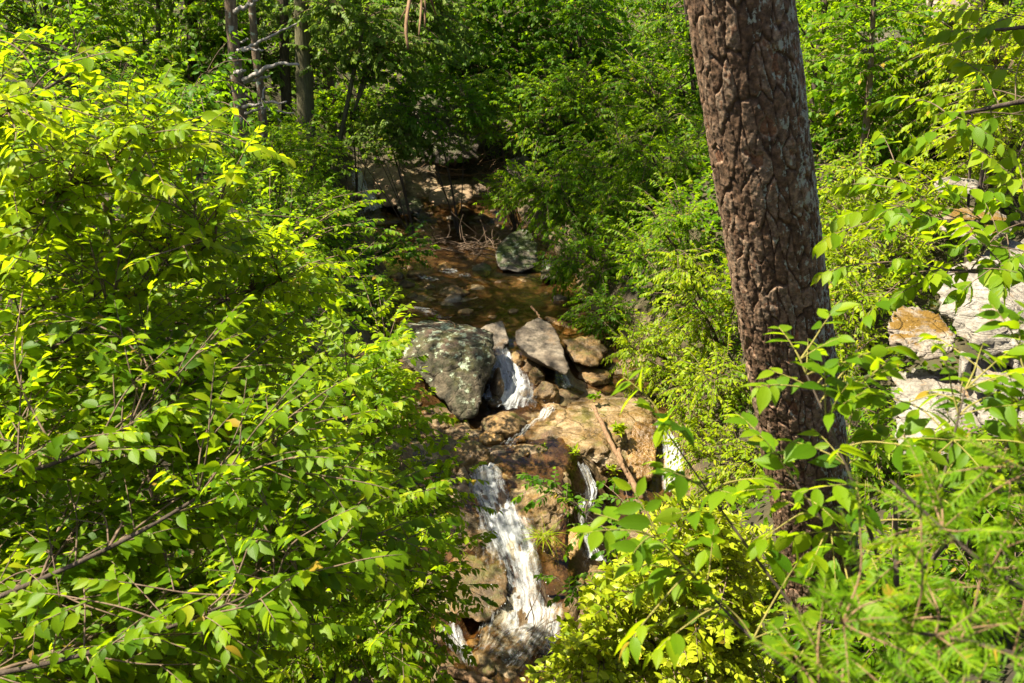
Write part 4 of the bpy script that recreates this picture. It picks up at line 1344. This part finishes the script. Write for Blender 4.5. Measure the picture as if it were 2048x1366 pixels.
for i, (u, v, y, (cu, cv), R, n, lf, mt, rb, lb) in enumerate(FOREST):
    c = aty(cu, cv + 45, y)
    R = (R[0] * 1.1, R[1], R[2] * 1.3)
    b = aty(u, v, y)
    b[2] = gz(b[0], b[1] + .4) - .1
    b[1] += .4
    top = c + np.array([.1, .3, R[2] * 1.6])
    rr = np.random.default_rng(i + 300)
    bo = [[b * .5 + c * .5, c * .8 + b * .2, c + rr.normal(size=3) * np.array(R) * .5] for _ in range(5)]
    plant('forest_tree', lb, 'tree', [b, b * .55 + top * .45 + rr.normal(0, .12, 3), top], .065, ell(c, np.array(R) * 1.12, int(n * 2.3), 400 + i), (lf * .85, lf * .6), (mt, 'twig'), bo, LEAF_MID, k=11, tw_len=.5, tw_gap=.17, reach=1.4, hang=.6, rad=.004, rbias=rb, bark='bark_dark' if i % 2 else 'bark_olive', sag=.22)

# right-bank drooping shrubs, half in shade
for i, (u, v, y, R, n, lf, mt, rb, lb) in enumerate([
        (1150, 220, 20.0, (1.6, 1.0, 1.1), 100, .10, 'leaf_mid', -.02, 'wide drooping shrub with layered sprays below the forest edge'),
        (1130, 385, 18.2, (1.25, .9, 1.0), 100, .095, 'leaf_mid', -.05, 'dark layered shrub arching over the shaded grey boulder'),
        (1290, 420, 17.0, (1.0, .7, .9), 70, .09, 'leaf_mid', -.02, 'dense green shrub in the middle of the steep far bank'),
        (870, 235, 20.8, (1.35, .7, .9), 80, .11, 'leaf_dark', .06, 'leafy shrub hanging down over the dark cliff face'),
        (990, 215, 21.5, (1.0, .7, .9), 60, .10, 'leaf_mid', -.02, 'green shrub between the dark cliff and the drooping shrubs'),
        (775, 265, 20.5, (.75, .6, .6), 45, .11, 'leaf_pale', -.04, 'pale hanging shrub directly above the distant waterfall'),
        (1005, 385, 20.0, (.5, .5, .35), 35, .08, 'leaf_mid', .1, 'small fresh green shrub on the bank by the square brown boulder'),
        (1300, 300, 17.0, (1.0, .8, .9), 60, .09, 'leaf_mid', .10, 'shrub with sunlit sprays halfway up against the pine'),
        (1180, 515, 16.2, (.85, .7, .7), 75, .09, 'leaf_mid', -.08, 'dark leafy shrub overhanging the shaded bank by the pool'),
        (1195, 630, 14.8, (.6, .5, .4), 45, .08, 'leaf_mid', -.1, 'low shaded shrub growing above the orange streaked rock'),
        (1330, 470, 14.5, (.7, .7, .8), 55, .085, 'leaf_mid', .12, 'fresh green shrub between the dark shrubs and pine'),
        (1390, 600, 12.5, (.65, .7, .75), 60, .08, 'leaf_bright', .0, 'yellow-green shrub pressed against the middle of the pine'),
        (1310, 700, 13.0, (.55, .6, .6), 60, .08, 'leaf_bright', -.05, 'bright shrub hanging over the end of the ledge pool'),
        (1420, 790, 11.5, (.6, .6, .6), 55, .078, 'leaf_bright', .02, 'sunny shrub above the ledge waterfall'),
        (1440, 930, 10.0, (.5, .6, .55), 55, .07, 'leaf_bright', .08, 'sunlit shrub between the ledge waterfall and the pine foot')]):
    shrub(lb, u, v, y, R, n, (lf, lf * .5), (mt, 'twig'), 120 + i, k=11, tw_len=.42, tw_gap=.14, rbias=rb, hang=.5, base=(.45, .2), sag=.25)

# sunny shrubs at the lower edge, rounded glossy leaves
tips = inpoly([(1310, 985), (1420, 1000), (1500, 1100), (1560, 1400), (1060, 1400), (1110, 1310), (1180, 1190), (1260, 1090)], 210, 9, (5.5, 6.8))
tips += [at(u, v, 6.0) for u, v in [(1075, 1345), (1110, 1300), (1150, 1250), (1190, 1190), (1225, 1150), (1270, 1100), (1320, 1020), (1380, 1010)]]
b = gp(1.3, 6.2)
bo = [[b, at(1330, 1330, 6.4), at(u, v, 6.2)] for u, v in [(1180, 1320), (1260, 1220), (1350, 1150), (1440, 1120), (1480, 1280), (1330, 1290), (1120, 1350)]]
plant('rhododendron_bush', 'broad sunlit bush of small rounded glossy leaves at the bottom edge', 'bush', [b, at(1350, 1350, 6.4), at(1360, 1200, 6.4)], .04, tips, (.060, .038), ('leaf_glossy', 'twig'), bo, LEAF_MID, k=9, tw_len=.22, tw_gap=.06, reach=.6, hang=.05, njit=.6, rbias=.10, uptilt=.5, rise=.1, fold=.15, minlen=.15, ang=70)
for i, (u, v, y, R, n, lb) in enumerate([
        (1480, 1130, 7.2, (.35, .35, .4), 45, 'glossy bush filling the gap before the pine foot'),
        (1800, 1150, 6.4, (.5, .4, .45), 40, 'rhododendron clump with upright leaf rosettes behind the dark stems'),
        (1620, 1330, 6.0, (.45, .4, .35), 40, 'low glossy bush below the hidden pine base')]):
    shrub(lb, u, v, y, R, n, (.085, .032), ('leaf_glossy', 'twig'), 150 + i, name='rhododendron_bush', cat='bush', k=9, tw_len=.22, tw_gap=.10, reach=.6, hang=.0, njit=.6, rbias=.05, uptilt=.5, ang=70)
# shaded sapling leaning over the falls
tips = [at(u, v, t) for u, v, t in [(1060, 950, 9.6), (1090, 960, 9.6), (1050, 985, 9.4), (1070, 1000, 9.5), (1120, 990, 9.6), (1150, 1010, 9.7), (1190, 1000, 9.8), (1240, 960, 9.9), (1260, 1000, 9.9), (1230, 1040, 9.7), (1180, 1050, 9.5), (1250, 1070, 9.6), (1210, 1100, 9.4), (1150, 1080, 9.4), (1090, 1150, 9.2), (1120, 1190, 9.0), (1180, 1190, 9.0), (1140, 1220, 8.9), (1220, 1160, 9.1), (1210, 970, 9.9), (1280, 1040, 9.8), (1180, 1145, 9.2)]]
b = gp(1.55, 8.9)
plant('beech_sapling', 'small dark green sapling leaning across the tan rock and side waterfall', 'sapling', [b, at(1310, 1130, 9.3), at(1260, 1020, 9.6)], .018, tips, (.072, .042), ('leaf_dark', 'twig'), [[at(1300, 1120, 9.3), at(1200, 1050, 9.5), at(1110, 980, 9.6)], [at(1310, 1160, 9.2), at(1220, 1150, 9.1), at(1140, 1190, 9.0)]], LEAF_MID, k=9, tw_len=.26, tw_gap=.10, reach=.5, hang=.35, rbias=.0)

# right of the pine
for i, (u, v, y, R, n, lf, mt, rb, lb) in enumerate([
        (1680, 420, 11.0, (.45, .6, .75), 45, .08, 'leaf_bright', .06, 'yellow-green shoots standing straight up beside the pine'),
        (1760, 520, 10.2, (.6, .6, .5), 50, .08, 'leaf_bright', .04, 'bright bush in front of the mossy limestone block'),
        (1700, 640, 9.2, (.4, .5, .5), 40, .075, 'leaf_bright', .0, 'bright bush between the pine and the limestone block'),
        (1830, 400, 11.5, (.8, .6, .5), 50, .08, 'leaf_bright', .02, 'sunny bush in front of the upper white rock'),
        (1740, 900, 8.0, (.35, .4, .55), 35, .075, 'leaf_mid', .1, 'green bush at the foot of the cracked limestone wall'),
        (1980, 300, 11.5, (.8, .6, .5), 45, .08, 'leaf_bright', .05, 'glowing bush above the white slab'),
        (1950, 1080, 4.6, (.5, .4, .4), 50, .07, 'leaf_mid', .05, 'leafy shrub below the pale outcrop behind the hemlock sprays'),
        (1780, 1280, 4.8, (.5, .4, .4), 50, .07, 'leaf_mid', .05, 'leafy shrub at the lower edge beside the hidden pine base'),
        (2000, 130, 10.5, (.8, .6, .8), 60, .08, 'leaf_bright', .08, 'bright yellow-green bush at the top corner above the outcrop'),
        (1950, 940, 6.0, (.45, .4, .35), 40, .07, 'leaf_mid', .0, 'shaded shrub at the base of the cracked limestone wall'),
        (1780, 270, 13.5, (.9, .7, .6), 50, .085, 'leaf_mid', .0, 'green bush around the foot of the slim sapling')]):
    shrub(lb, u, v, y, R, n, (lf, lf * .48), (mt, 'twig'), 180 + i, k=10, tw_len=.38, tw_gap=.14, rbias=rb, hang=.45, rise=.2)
c = aty(1728, 330, 13.2)
b = gp(c[0], c[1])
plant('maple_sapling', 'slim sapling with bare grey-brown lower stem beyond the pine', 'sapling', [b, aty(1734, 230, 13.2), aty(1745, 60, 13.2), aty(1750, -150, 13.2)], .06, ell(aty(1740, 80, 13.2), (.9, .8, .9), 45, 77), (.095, .06), ('leaf_mid', 'twig'), [], LEAF_MID, k=9, tw_len=.4, tw_gap=.16, bark='bark_grey', rbias=-.02)

# near tree hanging in from the far side of the outcrop
LR = ('leaf_right', 'twig')
tr = [gp(2.6, 3.2), at(2500, 700, 3.9), at(2400, 200, 3.9), at(2350, -300, 3.9)]
bo = [[at(2420, 300, 3.9), at(2150, 200, 3.8), at(1900, 230, 3.8)], [at(2450, 450, 3.9), at(2150, 450, 3.7), at(1850, 440, 3.7)], [at(2480, 620, 3.8), at(2200, 560, 3.6), at(1900, 540, 3.6)], [at(2400, 150, 3.9), at(2200, 50, 3.8), at(1990, 60, 3.9)]]
tips = [at(u, v, t) for u, v, t in [(1690, 460, 3.6), (1730, 420, 3.7), (1750, 370, 3.8), (1710, 530, 3.6), (1780, 300, 3.9), (1800, 200, 4.0), (1900, 190, 3.9), (1930, 60, 4.0), (1960, 20, 4.0), (1940, 130, 4.0), (2010, 230, 3.8), (1850, 350, 3.7), (1810, 470, 3.6), (1770, 590, 3.5), (1830, 570, 3.5), (1950, 560, 3.5), (2000, 420, 3.7), (2040, 340, 3.8), (2050, 100, 3.9), (1980, 490, 3.6), (1910, 450, 3.6), (1870, 260, 3.8), (2050, 230, 3.8), (2060, 440, 3.6), (2000, 330, 3.7), (1950, 380, 3.7), (1790, 410, 3.7)]]
plant('birch_tree', 'birch reaching in from beside the white slab with shaded hanging leaf sprays', 'tree', tr, .05, tips, (.075, .042), LR, bo, LEAF_NEAR, k=8, tw_len=.25, tw_gap=.11, reach=.65, hang=.6, rad=.002, rbias=.02, rise=.05, sag=.2)

# near sapling across the pine trunk
tr = [gp(.85, 1.6), at(1850, 1700, 2.0), at(1800, 1300, 2.0), at(1790, 1000, 2.0)]
bo = [[at(1830, 1500, 2.0), at(1560, 1180, 1.95), at(1330, 860, 2.0)], [at(1800, 1250, 2.0), at(1700, 950, 1.9), at(1600, 720, 1.95)], [at(1800, 1250, 2.0), at(1880, 980, 1.9), at(1930, 780, 1.9)], [at(1840, 1550, 2.0), at(1560, 1330, 1.8), at(1320, 1080, 1.85)], [at(1800, 1200, 2.0), at(1990, 950, 1.9), at(2060, 720, 2.0)], [at(1800, 1250, 2.0), at(1650, 1050, 1.9), at(1520, 860, 1.95)]]
tips = [at(u, v, t) for u, v, t in [(1290, 790, 2.0), (1345, 850, 1.95), (1380, 960, 1.95), (1430, 1060, 1.9), (1590, 700, 1.95), (1640, 660, 1.95), (1560, 770, 1.9), (1650, 780, 1.9), (1700, 720, 2.0), (1760, 700, 2.0), (1520, 870, 1.95), (1560, 920, 1.9), (1640, 900, 1.9), (1700, 850, 1.9), (1620, 1000, 1.85), (1720, 1000, 1.85), (1780, 880, 1.95), (1830, 800, 1.95), (1900, 760, 1.9), (1960, 800, 1.9), (2040, 690, 2.0), (2060, 780, 1.9), (1990, 880, 1.85), (1870, 900, 1.9), (1640, 1090, 1.85), (1740, 1110, 1.8), (1240, 1060, 1.8), (1290, 1080, 1.8), (1350, 1110, 1.8), (1420, 1130, 1.8), (1300, 1230, 1.75), (1360, 1260, 1.75), (1450, 1210, 1.8), (1560, 1180, 1.8), (1650, 1210, 1.8), (1820, 1040, 1.85), (1900, 1010, 1.85), (1700, 1180, 1.8), (1550, 1060, 1.85), (2050, 880, 1.85), (1480, 960, 1.95)]]
tips += inpoly([(1700, 690), (2060, 640), (2060, 1000), (1750, 1040)], 16, 31, (1.8, 2.1))
plant('cherry_sapling', 'near sapling with long pointed leaves crossing in front of the pine trunk', 'sapling', tr, .012, tips, (.056, .026), ('leaf_right', 'twig_green'), bo, LEAF_NEAR, k=6, tw_len=.13, tw_gap=.08, mintw=2, reach=.22, hang=.3, rad=.0015, rbias=.0, rise=.05, bark='stem_dark', minlen=.05, njit=.35)
# hemlock sprigs, very near
tr = [gp(.95, 1.0), at(2500, 2000, 1.3), at(2350, 1300, 1.25), at(2300, 900, 1.3)]
bo = [[at(2350, 1350, 1.25), at(2000, 1150, 1.2), at(1780, 960, 1.25)], [at(2380, 1450, 1.25), at(2000, 1300, 1.1), at(1640, 1240, 1.15)], [at(2330, 1100, 1.3), at(2150, 990, 1.2), at(1960, 900, 1.25)], [at(2400, 1550, 1.25), at(2000, 1480, 1.05), at(1640, 1390, 1.1)]]
tips = [at(u, v, t) for u, v, t in [(1880, 990, 1.25), (1850, 960, 1.25), (1790, 1130, 1.2), (1830, 1070, 1.2), (1940, 1060, 1.15), (1990, 980, 1.2), (2040, 920, 1.2), (1760, 1200, 1.15), (1640, 1250, 1.15), (1700, 1270, 1.15), (1780, 1290, 1.1), (1860, 1180, 1.15), (1960, 1160, 1.1), (2050, 1080, 1.15), (1900, 1290, 1.05), (1990, 1250, 1.1), (2050, 1200, 1.1), (1650, 1340, 1.1), (1590, 1310, 1.15), (1740, 1350, 1.1), (1840, 1370, 1.05), (1960, 1360, 1.05), (2040, 1330, 1.05), *[(int(random.uniform(1660, 2080)), int(random.uniform(1010, 1390)), round(random.uniform(1.05, 1.4), 2)) for _ in range(10)], (1930, 940, 1.25), (2050, 990, 1.2), (1820, 1240, 1.1)]]
plant('hemlock_tree', 'young hemlock with soft blurred feathery needle sprays at the bottom corner', 'tree', tr, .011, tips, (.017, .0026), ('needle', 'dead_wood'), bo, NEEDLE, k=44, tw_len=.11, tw_gap=.032, reach=.22, hang=.12, rad=.0011, rbias=.05, rise=.03, minlen=.05, ang=72, njit=.4, spread=48, uptilt=.4, sag=.12)


# ------------------------------------------------------------------ snag and forest trunks
def bare(name, label, pts, r, bark, branches=(), cat='tree', shade_canopy=None, group=None):
    P = np.array(PY(*pts))
    P[0, 2] = gz(P[0, 0], P[0, 1]) - .1
    root = empty(name, P[0], label, cat, group)
    B = MB()
    C = curve(P, 40)
    rr = np.linspace(r[0], r[1], 40) * (1 + .03 * rng.normal(size=40))
    tubes(B, C, rr, 16)
    B.build('trunk', [M[bark]], root)
    for b, r1 in branches:
        B = MB()
        Cb = curve(PY(*b), 14)
        Cb[1:-1] += rng.normal(0, .012, (12, 3))
        tubes(B, Cb, np.linspace(r1 * 1.5, r1 * .6, 14), 7)
        B.build('branch', [M['dead_grey']], root)
    if shade_canopy:  # unseen leaf crown, added off its trunk to shade the stream and banks
        c, R, n, lf, seed = shade_canopy
        top = P[-1]
        bo_ = [[C[30], (C[32] + np.array(c)) / 2, np.array(c) + np.random.default_rng(seed + q).normal(size=3) * np.array(R) * .5] for q in range(6)]
        p0, dd, uu = [], [], []
        Bc = MB()
        for q in bo_:
            tubes(Bc, curve(q, 12), np.linspace(r[1] * .5, .01, 12), 6, 1)
        pts_ = ell(c, R, n, seed, .2)
        m = len(pts_)
        d = nrm(np.random.default_rng(seed).normal(size=(m, 3)) * np.array([1, 1, .3]))
        sprays(Bc, pts_, d, np.full(m, .8), np.array([0, 0, 1.0])[None] + rng.normal(0, .4, (m, 3)), 12, (lf, lf * .7), LEAF_FAR, (0, 1), .006, .2)
        Bc.build('crown', [M['leaf_dark'], M['twig']], root)
    return root


bare('dead_tree', 'grey dead snag with bare side branches and no leaves', [(488, 420, 16.5), (483, 250, 16.5), (470, 120, 16.5), (462, 30, 16.5), (455, -120, 16.5)], (.115, .085), 'bark_grey', [
    ([(484, 98, 16.4), (530, 78, 16.2), (594, 47, 16.0)], .022), ([(474, 101, 16.4), (500, 98, 16.2), (526, 100, 16.0)], .02), ([(488, 160, 16.4), (530, 138, 16.0), (560, 128, 15.8), (597, 130, 15.6)], .03), ([(490, 165, 16.4), (520, 157, 16.2), (540, 152, 16.1)], .02),
    ([(486, 214, 16.4), (525, 207, 16.1), (573, 203, 15.8)], .022), ([(490, 226, 16.4), (525, 218, 16.2), (588, 226, 16.0)], .018), ([(470, 24, 16.4), (500, 10, 16.2), (530, -8, 16.0)], .03), ([(472, 146, 16.2), (480, 142, 16.0), (491, 141, 15.9)], .03), ([(525, 228, 16.0), (527, 200, 16.0), (530, 174, 16.0)], .016), ([(532, 212, 16.0), (550, 230, 15.9), (562, 246, 15.8)], .009), ([(470, 181, 16.3), (430, 188, 16.2), (416, 198, 16.1)], .008), ([(482, 84, 16.4), (490, 80, 16.3), (497, 78, 16.2)], .012)])
bare('forest_tree', 'straight olive-barked trunk standing behind the snag branches', [(612, 300, 20.5), (610, 180, 20.5), (605, 60, 20.5), (600, -100, 20.5), (598, -420, 20.5)], (.19, .12), 'bark_olive', shade_canopy=((-5.2, 16.2, 4.3), (3.2, 2.2, 1.8), 640, .13, 501))
bare('forest_tree', 'slender leaning trunk between the snag and the olive trunk', [(528, 290, 19.5), (522, 190, 19.5), (510, 90, 19.5), (500, -60, 19.5), (490, -400, 19.5)], (.085, .06), 'bark_grey', shade_canopy=((-5.6, 13.4, 4.4), (2.0, 1.9, 1.6), 300, .13, 502))
bare('forest_tree', 'dark trunk in deep shade close behind the olive trunk', [(577, 280, 22.5), (572, 180, 22.5), (568, 60, 22.5), (565, -350, 22.5)], (.13, .09), 'bark_dark', shade_canopy=((-3.6, 21.8, 5.2), (2.6, 2.0, 1.4), 300, .13, 503))
bare('forest_tree', 'pale slim trunk half covered by leaves past the olive trunk', [(662, 260, 24.0), (660, 170, 24.0), (655, 80, 24.0), (650, -350, 24.0)], (.12, .09), 'bark_grey', shade_canopy=((-1.3, 17.4, 4.7), (2.5, 2.2, 1.4), 400, .13, 504))
bare('forest_tree', 'dark forest trunk between the snag and the bright birch', [(400, 280, 23.0), (388, 120, 23.0), (382, 0, 23.0), (378, -350, 23.0)], (.15, .11), 'bark_dark', shade_canopy=((-9.2, 20.0, 4.4), (2.6, 2.6, 1.8), 330, .13, 505))
bare('forest_tree', 'dark trunk leaning beside the tan cliff top', [(1945, 160, 16.0), (1955, 40, 16.0), (1965, -60, 16.0), (1975, -350, 16.0)], (.14, .11), 'bark_dark')
bare('dead_stub', 'lichen-speckled broken stub poking up between the birch boughs', [(268, 640, 5.2), (255, 570, 4.6), (235, 490, 4.4), (210, 400, 4.3)], (.028, .018), 'bark_grey', [([(250, 555, 4.4), (262, 590, 4.3), (272, 615, 4.3)], .008), ([(245, 560, 4.4), (235, 600, 4.35), (225, 622, 4.3)], .006)])


# ------------------------------------------------------------------ driftwood, brush, tufts
def log(label, pts, r, mat='dead_wood', name='log', cat='log'):
    B = MB()
    C = curve(np.array(PY(*pts)), 24)
    C[1:-1] += rng.normal(0, .006, (22, 3)) + .002 * np.sin(np.linspace(0, 9, 22))[:, None] * np.array([1, 0, .3])
    tubes(B, C, np.linspace(r[0], r[1], 24) * (1 + .05 * rng.normal(size=24)), 10)
    return tag(B.build(name, [M[mat]]), label, cat)


log('long weathered driftwood log leaning down the tan ledge', [(1186, 812, 12.0), (1215, 870, 11.55), (1250, 940, 11.1), (1284, 998, 10.75)], (.026, .036))
log('short split piece of driftwood lying against the leaning log', [(1236, 898, 11.3), (1246, 930, 11.1), (1262, 968, 10.95)], (.025, .022))
log('pale fallen log crossing the very bottom of the stream', [(880, 1345, 8.0), (930, 1352, 7.9), (985, 1372, 7.8)], (.06, .045))
log('thin stick lying across the tip of the wedge slab', [(1062, 612, 14.9), (1078, 632, 14.8), (1085, 648, 14.6)], (.018, .012), name='stick', cat='stick')
log('thin stick resting on top of the big lichen boulder', [(868, 640, 13.9), (900, 643, 13.75), (912, 655, 13.5)], (.010, .006), name='stick', cat='stick')


def brush(label, u, v, n, spread, seed, mat='dead_wood', L=(.3, .9), rad=.009, up=.35):
    r = np.random.default_rng(seed)
    c = ong(u, v)
    c[2] = gz(c[0], c[1]) + .08
    P, R = [], []
    for i in range(n):
        s = c + r.normal(size=3) * np.array(spread)
        s[2] = max(s[2], gz(s[0], s[1]) + .02)
        d = nrm(r.normal(size=3) * np.array([1, .8, up]) + np.array([.3, .1, .15]))
        l_ = r.uniform(*L)
        P.append(curve([s, s + d * l_ * .5 + r.normal(0, .05, 3), s + d * l_ + r.normal(0, .08, 3)], 7))
        R.append(np.linspace(rad * r.uniform(.5, 1.6), rad * .4, 7))
    B = MB()
    tubes(B, np.array(P), np.array(R), 5)
    tag(B.build('brush_pile', [M[mat]]), label, 'brush pile')


brush('tangled pile of brown twigs washed up against the shaded boulder', 950, 505, 110, (.45, .35, .12), 1, 'twig')
brush('fan of dead twigs fallen on the bank above the square brown boulder', 965, 345, 70, (.55, .4, .15), 2, L=(.5, 1.4))
brush('few bare thin twigs sticking out over the lowest pool', 1085, 1290, 16, (.15, .15, .15), 3, 'twig', (.3, .6), .005, .7)


def tuft(label, p, n, L, W, mat, seed, name='grass_tuft', cat='grass', hang=.6):
    r = np.random.default_rng(seed)
    d = nrm(r.normal(size=(n, 3)) * np.array([1, 1, .25]) + np.array([0, -.4, .7]))
    B = MB()
    P = np.asarray(p)[None] + r.normal(0, .03, (n, 3))
    leaves(B, P, d, nrm(np.array([0, 0, 1.0])[None] + r.normal(0, .4, (n, 3))), L * (.6 + .6 * r.random(n)), np.full(n, W), np.clip(.6 + .2 * r.normal(size=n), 0, 1), LEAF_MID, 0, .2, hang)
    tag(B.build(name, [M[mat]]), label, cat)


tuft('drooping tuft of green grass rooted beside the tall waterfall', aty(1088, 1072, 9.9), 70, .28, .008, 'leaf_bright', 1)
for i, (u, v, y, n, L, lb) in enumerate([(1236, 860, 11.6, 60, .10, 'leafy green weed growing along the driftwood log'), (1190, 795, 12.5, 25, .10, 'small green sprout at the top end of the driftwood log'), (915, 845, 12.1, 34, .09, 'green fern growing at the foot of the big boulder'), (870, 640, 13.9, 22, .07, 'tiny green plant on top of the big boulder'), (1150, 905, 11.3, 26, .07, 'thin green sprouts on the streaked ledge face'), (1085, 895, 11.4, 26, .06, 'scattered green sprouts by the ledge chute'), (1225, 940, 11.2, 26, .08, 'green sprouts under the overhang of the ledge')]):
    r_ = np.random.default_rng(i + 9)
    tuft(lb, aty(u, v, y), n, L, L * .4, 'leaf_bright' if i % 2 == 0 else 'leaf_mid', 30 + i, 'small_plant', 'plant', .3)


# ground cover on the banks and hillside: nobody could count it
def cover():
    r = np.random.default_rng(77)
    B = MB()
    for (x0, x1, y0, y1, n, lf) in [(-9, -1.3, 6, 24, 15000, .08), (1.0, 8, 6, 22, 15000, .08), (-12, 10, 21, 34, 30000, .13), (1, 9, 13, 24, 26000, .11), (-8, -2, 14, 24, 10000, .11), (-1.5, 2.5, 2.5, 7.5, 2500, .06)]:
        x, y = r.uniform(x0, x1, n), r.uniform(y0, y1, n)
        m = bedmask(x[None], y[None])[0]
        cl = fbm(np.stack([x, y, 0 * x], -1) * .9, 3, 8)
        ok = (m < .15) & (cl > -.38)
        x, y = x[ok], y[ok]
        n = len(x)
        z = hground(x, y) + .02 + .25 * r.random(n) ** 2
        D = nrm(r.normal(size=(n, 3)) * np.array([1, 1, .35]))
        Nn = nrm(np.array([0, -.2, 1.0])[None] + r.normal(0, .45, (n, 3)))
        L = lf * (.6 + .8 * r.random(n))
        leaves(B, np.stack([x, y, z], -1), D, Nn, L, L * .6, np.clip(.5 + .2 * r.normal(size=n), 0, 1), LEAF_FAR, 0)
    tag(B.build('ground_cover', [M['leaf_mid']]), 'low leafy ground cover carpeting both wooded banks', 'ground cover', kind='stuff')


cover()
